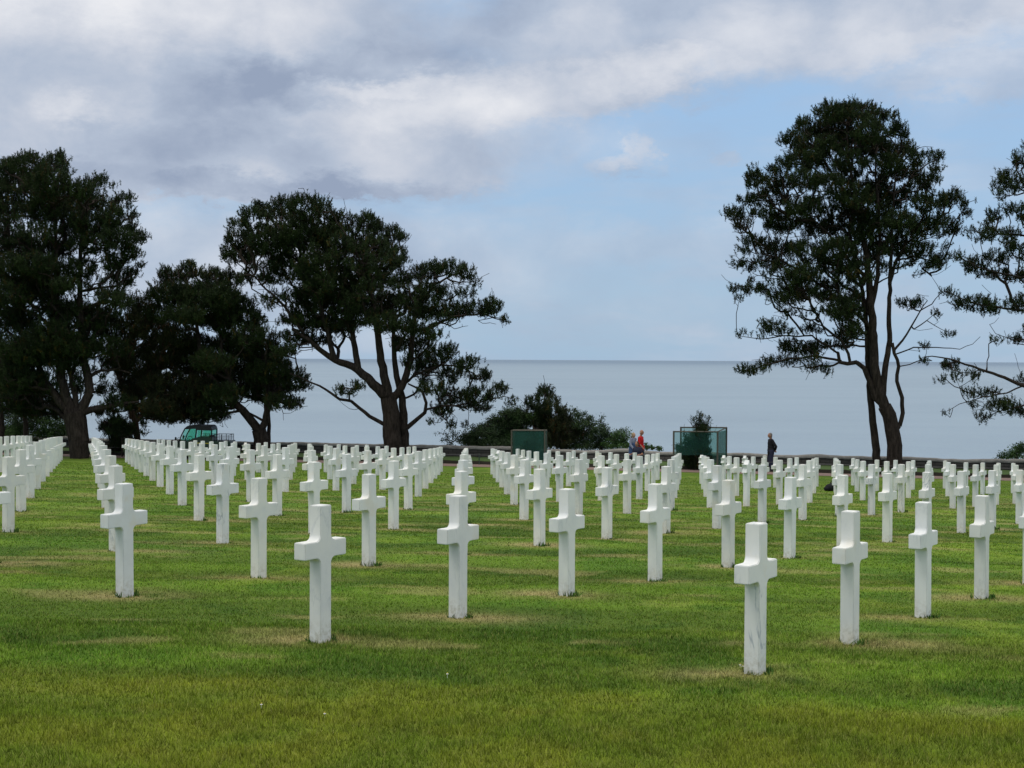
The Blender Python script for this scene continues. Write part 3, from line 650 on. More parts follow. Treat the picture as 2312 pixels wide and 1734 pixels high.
# pine between, forked low trunk
tree('pine_tree', 'lower dark pine with low V-forked trunk beside the green utility vehicle', 'tree', 74.0, (1400, 1640), [
    ([(1395, 1650), (1392, 1590), (1385, 1540)], .40, .36), ([(1385, 1545), (1350, 1500), (1300, 1440), (1262, 1410), (1200, 1350), (1130, 1260), (1080, 1150), (1060, 1040), (1040, 900), (1000, 760)], .23, .04),
    ([(1395, 1545), (1420, 1500), (1430, 1440), (1432, 1340), (1425, 1220), (1400, 1080), (1380, 950)], .19, .04), ([(1435, 1650, .4), (1440, 1560, .4), (1440, 1450, .5), (1460, 1300, .5), (1500, 1200)], .13, .03),
    ([(1420, 1500), (1370, 1470), (1330, 1450), (1250, 1420), (1150, 1400)], .07, .02), ([(1262, 1410), (1250, 1300), (1190, 1180), (1180, 1040), (1170, 880), (1160, 760)], .12, .03), ([(1432, 1340), (1500, 1320), (1580, 1290), (1640, 1280)], .06, .02)],
    [(1120, 880, 230, 150, .25), (1350, 1150, 230, 200, .22), (1330, 950, 90, 60), (1240, 1080, 110, 60), (1050, 1080, 110, 60), (1000, 700, 90, 55), (1020, 650, 22, 25), (890, 730, 60, 50), (885, 680, 20, 20), (1130, 740, 80, 60), (1140, 690, 22, 25), (1230, 740, 70, 50), (900, 820, 120, 70), (1050, 830, 120, 80), (1190, 840, 110, 80), (1290, 880, 80, 60), (860, 920, 90, 50), (990, 930, 120, 50), (1120, 950, 90, 45, .7), (1200, 960, 90, 70), (1330, 1030, 100, 50, .7),
     (1410, 1120, 140, 60), (1300, 1180, 130, 70), (1450, 1230, 150, 70), (1570, 1290, 100, 50), (1250, 1280, 130, 80), (1400, 1340, 150, 55), (1500, 1390, 90, 42), (1580, 1400, 60, 22, .7), (1180, 1380, 110, 60), (1100, 1440, 110, 45), (1080, 1490, 40, 30), (1160, 1465, 60, 30), (1190, 1340, 100, 60), (1140, 1180, 110, 70)],
    c1, 102, mult=1.25)
# brownish pine whose leaning trunk stands right of the big left trunk
tree('pine_tree', 'brownish-green pine with leaning reddish trunk right of the thick left trunk', 'tree', 75.5, (750, 1600), [
    ([(748, 1610), (728, 1530), (710, 1460), (680, 1380), (640, 1260), (600, 1170), (580, 1080)], .19, .10), ([(680, 1380), (760, 1300), (860, 1220), (960, 1180)], .11, .04), ([(710, 1460), (800, 1410), (920, 1380), (1040, 1360)], .09, .03), ([(640, 1260), (680, 1100), (720, 960), (780, 840)], .09, .03)],
    [(740, 1190, 140, 90), (880, 1130, 140, 90), (1010, 1170, 130, 90), (1110, 1230, 110, 80), (760, 1310, 120, 80), (900, 1310, 150, 90), (1050, 1330, 130, 80), (960, 1410, 130, 50), (830, 1420, 110, 50), (850, 1480, 50, 25), (720, 1410, 80, 40), (830, 1010, 120, 80), (720, 980, 90, 80), (770, 880, 90, 70), (620, 1180, 80, 60), (660, 1090, 90, 70), (950, 1040, 100, 70), (1020, 1450, 60, 30), (1000, 1465, 120, 36), (900, 1470, 80, 32), (760, 1440, 90, 44), (690, 1330, 80, 60), (1100, 1330, 110, 60)],
    c1, 103, needle=M_PINEB, bark=M_BARKR, mult=1.25)
# big left pine
tree('pine_tree', 'tall dark pine at left with thick flared trunk standing between two files of crosses', 'tree', 72.4, (430, 1670), [
    ([(425, 1690), (422, 1640), (415, 1560), (405, 1500), (395, 1450)], .44, .56), ([(400, 1450), (350, 1370), (325, 1260), (312, 1100), (305, 900), (300, 700), (298, 500), (290, 330), (280, 240)], .26, .04),
    ([(430, 1450), (478, 1340), (465, 1240), (440, 1120), (430, 950), (428, 750), (432, 550), (450, 380), (480, 300)], .24, .04), ([(395, 1470), (300, 1370), (235, 1270), (190, 1170), (130, 1060), (80, 950)], .24, .06),
    ([(410, 1440), (395, 1330), (370, 1220), (375, 1120), (360, 1000)], .16, .06), ([(440, 1450), (520, 1425), (620, 1410), (740, 1390)], .19, .05), ([(470, 1260), (540, 1225), (620, 1215), (700, 1240)], .09, .04), ([(430, 800), (520, 785), (600, 775), (680, 760)], .08, .03), ([(300, 700), (220, 620), (140, 560), (60, 520)], .08, .03), ([(300, 900), (210, 890), (120, 850), (40, 830)], .09, .03), ([(432, 560), (520, 500), (620, 460), (720, 470)], .08, .03)],
    [(200, 400, 250, 250, .15), (520, 480, 200, 200, .13), (150, 850, 260, 250, .18), (500, 850, 220, 200, .15), (300, 1200, 330, 200, .2), (300, 1100, 200, 90), (180, 780, 160, 80), (420, 680, 110, 60), (300, 560, 110, 60), (40, 500, 90, 60), (380, 450, 80, 60), (40, 140, 80, 50), (60, 110, 40, 25), (150, 120, 90, 60), (160, 80, 30, 18), (280, 110, 80, 55), (325, 75, 18, 28), (350, 115, 20, 18), (350, 160, 35, 28), (90, 220, 130, 80), (260, 220, 120, 90), (440, 260, 90, 55), (510, 215, 50, 35), (548, 205, 16, 25), (600, 240, 16, 16), (420, 340, 120, 80), (550, 320, 90, 45), (660, 300, 55, 25), (690, 330, 25, 35),
     (700, 392, 35, 22), (60, 350, 100, 70), (230, 350, 130, 90), (600, 400, 70, 60), (490, 440, 120, 70), (700, 455, 35, 35), (740, 510, 45, 30), (775, 515, 18, 22), (620, 520, 110, 55), (450, 550, 90, 50, .6), (700, 590, 60, 36), (755, 658, 22, 14), (90, 560, 130, 70), (190, 660, 150, 70), (50, 680, 100, 70), (610, 640, 90, 50), (660, 720, 90, 50), (340, 770, 100, 40), (240, 770, 120, 60), (60, 820, 110, 60), (90, 940, 130, 80), (340, 900, 140, 60), (500, 940, 120, 80), (290, 1040, 150, 90),
     (580, 990, 110, 70), (620, 850, 90, 50), (110, 1120, 140, 90), (440, 1100, 130, 70), (600, 1100, 100, 50), (90, 1260, 140, 80), (200, 1340, 120, 60), (60, 1390, 110, 60), (200, 1430, 120, 50), (330, 1180, 100, 50, .6), (200, 480, 140, 45, .35), (560, 1330, 70, 30, .8), (640, 1400, 90, 50), (560, 1440, 80, 30), (330, 1430, 110, 60), (-60, 300, 90, 120), (-60, 700, 90, 150), (-60, 1100, 90, 150)],
    c1, 104, mult=1.15)
for k, (bx, top, rr0, lab) in enumerate(((6, 1100, .17, 'slim dark pine trunk at the far left edge of the lawn'), (135, 1050, .15, 'slender dark pine behind the wall, second trunk from the left edge'))):
    tree('pine_tree', lab, 'tree', 77.5, (bx*1.0+8, 1560), [([(bx+8, 1590), (bx+2, 1480), (bx-4, 1330), (bx, top)], rr0, .07)],
         [(bx-10, 1150, 90, 80), (bx+40, 1280, 90, 60), (bx-30, 1350, 80, 50), (bx+60, 1420, 60, 35)], c1, 110+k, mult=1.2)
# tall pine, right
tree('pine_tree', 'tall open pine at right with twisting twin trunks and bare lower twigs', 'tree', 67.2, (790, 1640), [
    ([(798, 1650), (795, 1570), (788, 1500), (775, 1440), (752, 1400)], .37, .31), ([(752, 1400), (715, 1365), (690, 1300), (662, 1235), (630, 1205), (590, 1210), (555, 1205), (542, 1165)], .16, .07), ([(600, 1208), (592, 1165), (560, 1110), (480, 1050), (430, 950), (400, 850)], .07, .03),
    ([(752, 1400), (728, 1340), (712, 1250), (702, 1120), (694, 980), (685, 850), (665, 700), (640, 560), (610, 420), (590, 280), (580, 160)], .25, .03),
    ([(745, 1395), (748, 1300), (758, 1200), (775, 1110), (770, 980), (775, 860), (800, 760), (850, 680), (930, 620), (1010, 560)], .16, .03), ([(818, 1485), (832, 1430), (828, 1360), (805, 1290), (812, 1225), (795, 1165), (785, 1120)], .10, .07),
    ([(795, 1150), (830, 1110), (870, 1050), (905, 980), (940, 930)], .06, .02), ([(725, 1650, .7), (710, 1530, .7), (695, 1430, .6), (688, 1340, .5), (680, 1220, .4), (676, 1080, .3), (655, 900, .3), (620, 750, .3), (590, 600)], .20, .05),
    ([(694, 980), (720, 820), (730, 650), (720, 480), (710, 320), (700, 180)], .12, .02), ([(685, 850), (600, 760), (500, 640), (420, 560), (330, 500)], .10, .02), ([(690, 1050), (590, 960), (480, 870), (370, 800), (270, 740), (160, 720)], .09, .02), ([(640, 560), (560, 430), (490, 330), (430, 240)], .09, .02),
    ([(775, 860), (780, 700), (790, 520), (800, 380), (810, 220)], .09, .02), ([(800, 1170), (880, 1140), (980, 1140), (1080, 1145), (1140, 1125), (1175, 1095)], .035, .012), ([(560, 1200), (450, 1180), (330, 1190), (220, 1220), (130, 1245)], .06, .02), ([(545, 1165), (430, 1090), (300, 1090), (200, 1105), (110, 1085)], .05, .015),
    ([(880, 1060), (940, 1020), (1000, 1060), (1030, 1075)], .03, .012), ([(800, 760), (880, 740), (960, 760), (1020, 770)], .05, .015), ([(960, 590), (1050, 590), (1110, 530)], .035, .012), ([(905, 980), (960, 950), (1000, 900), (960, 830)], .03, .01)],
    [(620, 350, 330, 250, .12), (600, 650, 380, 220, .11), (450, 850, 280, 150, .14), (850, 650, 220, 200, .13), (600, 320, 90, 50, .7), (680, 450, 90, 60, .8), (500, 420, 80, 50, .8), (620, 480, 90, 50, .7), (650, 620, 90, 60, .8), (540, 700, 90, 50, .8), (530, 790, 80, 50, .8), (700, 560, 90, 50, .8), (720, 700, 60, 50, .6), (640, 800, 60, 60, .6), (600, 1010, 70, 60, .8), (860, 450, 60, 40, .8), (590, 85, 60, 35), (560, 110, 90, 45), (500, 110, 60, 45), (500, 75, 15, 20), (650, 100, 70, 40), (700, 120, 70, 40), (755, 110, 18, 25), (400, 175, 70, 45), (385, 150, 18, 20), (540, 180, 120, 60), (690, 190, 90, 55), (800, 140, 22, 35), (815, 190, 35, 45), (340, 230, 55, 40), (345, 190, 18, 18), (460, 260, 110, 50), (610, 250, 110, 55), (840, 260, 45, 40), (740, 270, 60, 50), (895, 300, 50, 35), (980, 295, 28, 30), (970, 350, 32, 22), (970, 400, 30, 16),
     (390, 320, 100, 45), (290, 345, 50, 30), (770, 330, 75, 45), (860, 370, 70, 38), (190, 400, 60, 40), (170, 370, 25, 20), (290, 410, 80, 42), (410, 400, 90, 42), (590, 380, 90, 40, .45), (730, 420, 80, 40, .6), (930, 420, 55, 40), (1050, 470, 40, 28), (1075, 465, 16, 22), (140, 490, 40, 25), (95, 560, 45, 30), (70, 545, 18, 20), (120, 600, 35, 25), (260, 480, 90, 42), (390, 520, 100, 45), (560, 500, 90, 38, .6), (770, 490, 90, 45, .8), (940, 500, 80, 42), (1020, 500, 40, 30),
     (1105, 515, 22, 22), (1120, 550, 18, 14), (1040, 600, 50, 48, .8), (310, 590, 100, 50), (210, 555, 50, 30), (470, 610, 100, 42), (620, 560, 80, 45), (810, 590, 80, 45), (930, 610, 70, 42, .8), (180, 670, 60, 32), (130, 715, 30, 14), (110, 765, 40, 22), (150, 790, 30, 14), (280, 700, 80, 38), (420, 710, 90, 42, .8), (600, 680, 70, 35, .5), (770, 690, 70, 38, .7), (890, 710, 50, 32, .8), (1000, 755, 45, 26), (960, 770, 40, 24), (240, 770, 80, 36), (390, 820, 90, 46, .9), (150, 845, 18, 16), (85, 880, 22, 16), (180, 885, 70, 20),
     (115, 915, 16, 10), (330, 910, 70, 46), (390, 890, 40, 46), (500, 890, 80, 55, .8), (560, 970, 70, 60), (610, 930, 60, 60, .8), (330, 990, 30, 14), (850, 955, 45, 20), (900, 940, 22, 14), (970, 990, 28, 15), (1035, 1080, 22, 15), (250, 1035, 40, 20), (245, 1060, 35, 16), (310, 1060, 60, 18), (130, 1085, 30, 8, .8), (200, 1095, 30, 8, .7), (430, 1060, 50, 20, .8), (340, 1130, 60, 26), (400, 1150, 70, 26), (460, 1140, 60, 24), (570, 1100, 50, 50), (620, 1060, 40, 40, .7), (250, 1205, 45, 20), (150, 1240, 45, 24), (210, 1240, 50, 16), (320, 1195, 60, 20), (440, 1225, 40, 16), (430, 1185, 40, 18), (485, 1240, 18, 12), (920, 1130, 20, 10), (925, 1195, 12, 10)],
    c3, 105, mult=.95, spacing=.31, tw=.010, tuft=(.115, .165), depthk=.8, clump=8, twigs=1.0)
# right-most pine, trunk out of frame
tree('pine_tree', 'dark pine at the right edge, its layered branches reaching into view', 'tree', 65.5, (1560, 1640), [
    ([(1560, 1660), (1558, 1400), (1556, 1100), (1552, 800), (1545, 500), (1535, 300), (1520, 200)], .36, .05), ([(1556, 1350), (1460, 1330), (1366, 1308), (1280, 1275), (1200, 1245), (1110, 1215), (1040, 1190), (960, 1180), (925, 1185)], .11, .02),
    ([(1556, 1100), (1450, 1000), (1340, 975), (1220, 960), (1120, 940), (1030, 895)], .08, .02), ([(1556, 900), (1440, 840), (1340, 830), (1200, 800), (1090, 750)], .08, .02), ([(1550, 700), (1440, 660), (1330, 640), (1220, 640), (1110, 620)], .07, .015), ([(1548, 560), (1440, 480), (1340, 440), (1270, 400)], .07, .02),
    ([(1366, 1308), (1290, 1340), (1180, 1360), (1080, 1390), (1030, 1420)], .04, .012), ([(1500, 1330), (1400, 1390), (1290, 1410), (1190, 1450)], .05, .015), ([(1556, 1150), (1440, 1110), (1320, 1110), (1240, 1080), (1215, 1040)], .04, .012)],
    [(1345, 320, 35, 40), (1335, 300, 15, 15), (1290, 385, 40, 30), (1260, 420, 28, 40), (1330, 420, 60, 40), (1260, 470, 25, 20), (1340, 540, 60, 36), (1240, 555, 45, 36), (1210, 600, 26, 30), (1210, 640, 60, 24), (1130, 620, 28, 12), (1150, 660, 30, 12), (1300, 650, 60, 30, .8), (1075, 735, 22, 22), (1140, 780, 55, 36), (1240, 745, 60, 34), (1340, 710, 60, 42), (1320, 820, 80, 30), (1220, 820, 60, 24), (1030, 900, 35, 20), (1130, 940, 80, 30), (1220, 960, 70, 34), (1340, 950, 60, 36), (1320, 1105, 45, 18), (1240, 1105, 30, 10), (1050, 1215, 50, 24), (1100, 1265, 70, 24, .8), (1000, 1275, 20, 16), (1170, 1340, 80, 20, .8), (1140, 1385, 24, 10), (1025, 1425, 12, 12), (1280, 1395, 70, 36), (1340, 1420, 60, 26), (1185, 1445, 34, 20), (1355, 1280, 20, 20),
     (1440, 250, 80, 70), (1450, 400, 90, 60), (1440, 560, 90, 60), (1450, 750, 90, 60), (1450, 900, 90, 60), (1440, 1060, 80, 50), (1460, 1300, 70, 50), (1650, 400, 100, 120), (1650, 700, 100, 120), (1650, 1000, 100, 120), (1540, 160, 80, 60)],
    c3, 106, mult=.95, spacing=.27, tw=.010, tuft=(.115, .165), depthk=.5, clump=5, twigs=.8)
# planting behind the wall
tree('pine_tree', 'young bushy pine rising above the shrubs behind the wall', 'tree', 76.5, (640, 1150), [([(640, 1200), (640, 800), (650, 500), (660, 300), (670, 180)], .11, .03), ([(640, 560), (560, 480), (450, 420), (380, 390)], .04, .02), ([(650, 500), (740, 400), (790, 260)], .03, .015)],
    [(640, 140, 50, 40), (720, 150, 40, 35), (680, 200, 80, 45), (740, 250, 60, 40), (800, 290, 35, 30), (545, 220, 35, 40), (570, 290, 50, 40), (430, 295, 22, 25), (380, 370, 45, 36), (470, 430, 80, 40), (560, 420, 60, 50), (700, 340, 80, 60), (720, 420, 80, 50), (640, 560, 160, 90), (560, 700, 180, 90), (720, 750, 200, 120), (650, 950, 250, 150), (420, 650, 110, 90), (330, 540, 30, 50), (260, 600, 60, 60)],
    c4, 107, mult=1.6, spacing=.26, tuft=(.14, .2))
tree('pine_tree', 'brownish young pine with pointed top right of the bushy one behind the wall', 'tree', 75.6, (950, 1150), [([(950, 1200), (940, 800), (900, 550), (880, 370)], .09, .02)],
    [(880, 360, 18, 30), (880, 430, 50, 45), (930, 500, 70, 60), (960, 600, 120, 80), (1050, 720, 120, 90), (900, 750, 150, 120), (1080, 880, 150, 120), (920, 980, 200, 120), (1200, 850, 80, 70)], c4, 108, needle=M_PINEB, mult=1.7, spacing=.26, tuft=(.14, .2))
def shrub(label, Y0, basepx, lobes, conv, rs, mat=M_LEAF, name='leafy_shrub', sp=.2, sz=(.05, .10), nb=12, limbs=None, mult=1.3):
    lim = limbs or [([(basepx[0], basepx[1]), (lobes[0][0], lobes[0][1])], .03, .012)]
    return tree(name, label, 'shrub', Y0, basepx, lim, lobes, conv, rs, needle=mat, leaf=True, tuft=sz, spacing=sp, nb=nb, mult=mult, tw=.006, depthk=.4, clump=4, sink=.1)
shrub('rounded olive-green shrub behind the wall, left of the green net screen', 75.5, (1095, 1010), [(1088, 985, 42, 24), (1120, 970, 45, 30), (1150, 955, 40, 34), (1165, 985, 40, 28), (1060, 992, 26, 14), (1160, 935, 24, 18), (1100, 1003, 60, 12), (1150, 1003, 40, 12)], cs, 201, M_LEAFD)
shrub('bright leafy shrub behind the bushy pine, over the green net screen', 76.0, (300, 1150), [(300, 640, 80, 60), (420, 600, 80, 50), (500, 560, 60, 40), (180, 620, 60, 40), (80, 700, 100, 70), (200, 760, 130, 80), (60, 850, 110, 80), (100, 980, 160, 110), (300, 950, 160, 120), (300, 1080, 250, 60), (560, 1080, 200, 60)], c4, 202)
shrub('tall dark leafy shrub with loose sprays right of the brownish pine', 76.0, (1300, 1150), [(1150, 500, 60, 40), (1130, 460, 25, 20), (1190, 590, 80, 70), (1300, 560, 70, 36), (1340, 640, 80, 60), (1410, 640, 50, 45), (1440, 720, 80, 60), (1260, 720, 120, 80), (1400, 830, 150, 90), (1330, 960, 200, 110), (1300, 1080, 260, 60), (1050, 1080, 200, 60), (1010, 470, 14, 50, .3), (1060, 440, 14, 50, .3)], c4, 203, M_LEAFD)
shrub('leafy shrub sending up one tall spray, middle of the wall planting', 75.4, (1600, 1150), [(1610, 620, 40, 30, .6), (1570, 690, 35, 50), (1620, 740, 60, 50), (1560, 820, 110, 80), (1660, 860, 100, 80), (1560, 970, 150, 90), (1600, 1080, 220, 55)], c4, 204, M_LEAFD)
shrub('light green shrub at the right end of the planting, beside the walking couple', 75.0, (1900, 1150), [(1780, 900, 80, 60), (1880, 890, 80, 55), (1980, 860, 60, 50), (2040, 820, 20, 20), (2050, 900, 30, 50), (1850, 980, 150, 80), (1980, 980, 100, 80), (1720, 1020, 110, 60), (1900, 1085, 220, 50), (2020, 1090, 70, 45)], c4, 205)
shrub('slender loose-leaved sapling beside the rounded shrub by the wall', 75.0, (1020, 1010), [(1022, 962, 5, 22, .5), (1008, 985, 9, 14, .5), (992, 980, 7, 6, .4), (1030, 985, 9, 16, .6), (1015, 996, 16, 8, .7), (1040, 992, 10, 12, .6)], cs, 206, M_LEAFD, sp=.16, nb=5, mult=.8,
      limbs=[([(1020, 1012), (1021, 985), (1022, 945)], .018, .006), ([(1020, 1005), (1008, 985), (988, 974)], .012, .005), ([(1020, 1005), (1032, 985), (1040, 970)], .012, .005)])
shrub('small green bush on the wall at the right edge', 71.3, (2300, 1040), [(2296, 1022, 22, 14), (2308, 1014, 16, 12), (2274, 1028, 14, 9), (2302, 1008, 8, 8), (2258, 1032, 5, 6)], cs, 207)
shrub('wispy weeds growing over the wall top right of the walking couple', 73.5, (1462, 1014), [(1458, 1010, 8, 4), (1474, 1012, 7, 3), (1488, 1012, 8, 4), (1457, 1005, 2, 7, .8), (1470, 1008, 2, 6, .8)], cs, 208, sp=.09, nb=4)
shrub('leafy bush behind the wall left of the thick trunk', 79.0, (120, 1005), [(125, 960, 34, 26), (100, 965, 30, 26), (150, 975, 24, 18), (110, 985, 46, 16), (60, 975, 30, 20), (30, 980, 36, 16)], cs, 209, sp=.24)
shrub('dark bush behind the wall at the left edge', 80.0, (30, 1005), [(20, 955, 40, 34), (60, 945, 36, 30), (-10, 980, 40, 30), (85, 935, 26, 20)], cs, 210, M_LEAFD, sp=.26)
tree('pine_sapling', 'small spreading pine sapling at the foot of the leaning reddish trunk', 'tree', 73.6, (655, 1650), [([(655, 1680), (652, 1600), (640, 1530), (630, 1480)], .05, .02), ([(652, 1590), (580, 1560), (530, 1520)], .03, .01), ([(652, 1590), (720, 1560), (775, 1520)], .03, .01)],
    [(630, 1485, 50, 20), (590, 1510, 55, 20), (670, 1515, 55, 22), (545, 1530, 24, 14), (620, 1550, 80, 26), (700, 1545, 50, 20), (765, 1500, 14, 22), (770, 1560, 16, 14), (650, 1600, 70, 26), (620, 1640, 50, 30)], c1, 211, mult=2.0, spacing=.22, tuft=(.12, .17), nb=16)

# ------------------------------------------------------------------ wire fence along the path
M_METAL = simple('dark_green_metal', (.02, .04, .03), .5, .1, 10, 0, .5)
M_WIRE = simple('grey_wire', (.20, .20, .19), .5, .1, 10, 0, .5)
fx0 = -1.55
fence = empty('wire_fence', (fx0, float(y_path(fx0))+.75, g1(fx0, float(y_path(fx0))+.75))); tag(fence, 'low single-wire fence on thin dark posts beside the path', 'fence')
fps = []
for k in range(-3, 4):
    x = fx0+12.5*k; y = float(y_path(x))+.75; z = g1(x, y); p = Vector((x, y, z))-fence.location; fps.append(p)
    b = MB(); b.bar(p+Vector((0, 0, -.2)), p+Vector((0, 0, .50)), .024, .022, 8); b.ball(p+Vector((0, 0, .51)), .03, 8, 6); b.build('post', M_METAL, fence)
b = MB()
for a, c in zip(fps[:-1], fps[1:]):
    pts = [a.lerp(c, t/8)+Vector((0, 0, .47-.05*4*(t/8)*(1-t/8))) for t in range(9)]; b.tube(pts, .006, 5)
b.build('wire', M_WIRE, fence)

# ------------------------------------------------------------------ green net screens round young pines
def netting(name, col, alpha):
    m_ = bpy.data.materials.new(name); m_.use_nodes = True; N = NT(m_.node_tree); b = N.n['Principled BSDF']
    t = N.node('ShaderNodeTexCoord').outputs['Object']; f = N.noise(t, 3, 4, .6)
    N.put(b.inputs['Base Color'], N.mix(f, tuple(c*.75 for c in col), tuple(c*1.25 for c in col))); b.inputs['Roughness'].default_value = .8
    tr = N.node('ShaderNodeBsdfTranslucent'); tr.inputs[0].default_value = (*[min(1, c*1.6) for c in col], 1)
    mx = N.node('ShaderNodeMixShader'); mx.inputs[0].default_value = .4; N.l.new(b.outputs[0], mx.inputs[1]); N.l.new(tr.outputs[0], mx.inputs[2])
    tp = N.node('ShaderNodeBsdfTransparent'); tp.inputs[0].default_value = (.80, .97, .93, 1); m2 = N.node('ShaderNodeMixShader'); m2.inputs[0].default_value = alpha
    N.l.new(tp.outputs[0], m2.inputs[1]); N.l.new(mx.outputs[0], m2.inputs[2]); N.l.new(m2.outputs[0], N.n['Material Output'].inputs['Surface']); return m_
M_NET = netting('green_netting', (.03, .13, .105), .34); M_NETD = netting('dense_green_netting', (.012, .062, .046), .76)
M_POST = simple('weathered_wood', (.085, .078, .062), .9, .3, 9)
def panel(root, p, q, h, mat, sag=0.0):
    p = Vector(p); q = Vector(q); V = []; Fc = []; nx, nz = 14, 10; n = (q-p).cross(Vector((0, 0, 1))).normalized()
    for i in range(nx+1):
        for j in range(nz+1):
            t = i/nx; s_ = j/nz; w_ = .018*math.sin(t*23)*s_+.015*math.sin(s_*9+t*5)+sag*math.sin(math.pi*t); V.append(p.lerp(q, t)+Vector((0, 0, h*s_))+n*w_)
    for i in range(nx):
        for j in range(nz): a = i*(nz+1)+j; Fc.append((a, a+nz+1, a+nz+2, a+1))
    o = link('net_panel', np_mesh('net_panel', np.array(V), Fc, True), mat, root); return o
def screen(label, Yf, x0, x1, xb0, xb1, dpt, ytop, ybt, sides, big=False):
    P = {}
    A_ = at(x0, 1000, Yf); B_ = at(x1, 1000, Yf); C_ = at(xb1, 1000, Yf+dpt); D_ = at(xb0, 1000, Yf+dpt)
    z = g1(A_[0], Yf); root = empty('net_screen', (A_[0], Yf, z)); tag(root, label, 'net screen')
    o = np.array(root.location)
    hf = at(x0, ytop, Yf)[2]-z; hb = at(xb0, ybt, Yf+dpt)[2]-z
    c = {k: Vector((float(v[0]-o[0]), float(v[1]-o[1]), 0)) for k, v in dict(A=A_, B=B_, C=C_, D=D_).items()}; hh = dict(A=hf, B=hf, C=hb, D=hb)
    for k in 'ABCD': b = MB(); b.box(c[k]+Vector((0, 0, hh[k]/2-.1)), (.075, .075, hh[k]+.2), bev=.006); b.build('post', M_POST, root)
    for k, l, mt in sides:
        h = min(hh[k], hh[l]); b = MB(); a1 = c[k]+Vector((0, 0, hh[k]-.03)); a2 = c[l]+Vector((0, 0, hh[l]-.03)); b.bar(a1, a2, .032, .032, 4); b.build('rail', M_POST, root)
        lo = .72 if (k == 'A' and big) else .03; panel(root, c[k]+Vector((0, 0, lo)), c[l]+Vector((0, 0, lo)), h-.05-lo, mt)
    return root
screen('large box-like screen of green netting on wooden posts around a young pine', 67.6, 1521, 1620, 1537, 1640, 2.2, 973, 963.5, [('A', 'B', M_NET), ('B', 'C', M_NETD), ('D', 'C', M_NET)], True)
screen('smaller dark green netting screen in front of the shrubs, left of the people', 69.6, 1155, 1230, 1160, 1234, 1.8, 970.5, 969.5, [('A', 'B', M_NETD), ('B', 'C', M_NET), ('D', 'C', M_NETD)])
cq = lambda x, y: (1500+x/11.06, 920+y/11.06)
tree('young_pine', 'dark young pine growing out of the top of the large net screen', 'tree', 68.2, (760, 1500), [([(740, 1560), (800, 1200), (860, 800), (880, 450), (890, 200)], .05, .015), ([(870, 600), (960, 480), (1060, 370), (1085, 300)], .02, .01), ([(870, 600), (810, 450), (760, 340)], .02, .01), ([(820, 1100), (640, 850), (520, 720)], .02, .01), ([(780, 1300), (560, 1100), (400, 1020)], .02, .01)],
    [(895, 190, 38, 55), (885, 330, 40, 50), (900, 420, 60, 60), (1085, 290, 24, 34), (1060, 380, 32, 34), (1000, 470, 40, 36), (760, 330, 30, 36), (790, 420, 40, 40), (830, 520, 110, 50), (960, 540, 110, 50), (900, 680, 220, 100), (700, 690, 60, 60), (520, 700, 40, 36), (600, 790, 70, 50), (480, 880, 36, 36), (600, 930, 90, 60), (900, 850, 250, 120), (350, 990, 44, 44), (330, 1080, 60, 40), (450, 1080, 80, 60), (620, 1100, 110, 80), (900, 1080, 260, 130), (700, 1260, 260, 110), (1000, 1250, 170, 120), (700, 1400, 230, 80), (950, 1380, 140, 70)],
    cq, 220, mult=3.2, spacing=.17, tuft=(.09, .13), tw=.006, depthk=.12, nb=18, sink=.1)
tree('young_pine', 'small dark young pine inside the smaller net screen', 'tree', 70.3, (450, 1250), [([(450, 1300), (450, 1100), (455, 880)], .03, .01)], [(455, 890, 30, 40), (460, 960, 60, 50), (440, 1050, 110, 60), (400, 1130, 130, 50), (520, 1120, 80, 60), (440, 1220, 120, 50)], c4, 221, mult=2.0, spacing=.17, tuft=(.09, .13), tw=.006, depthk=.1, nb=18, sink=.1)

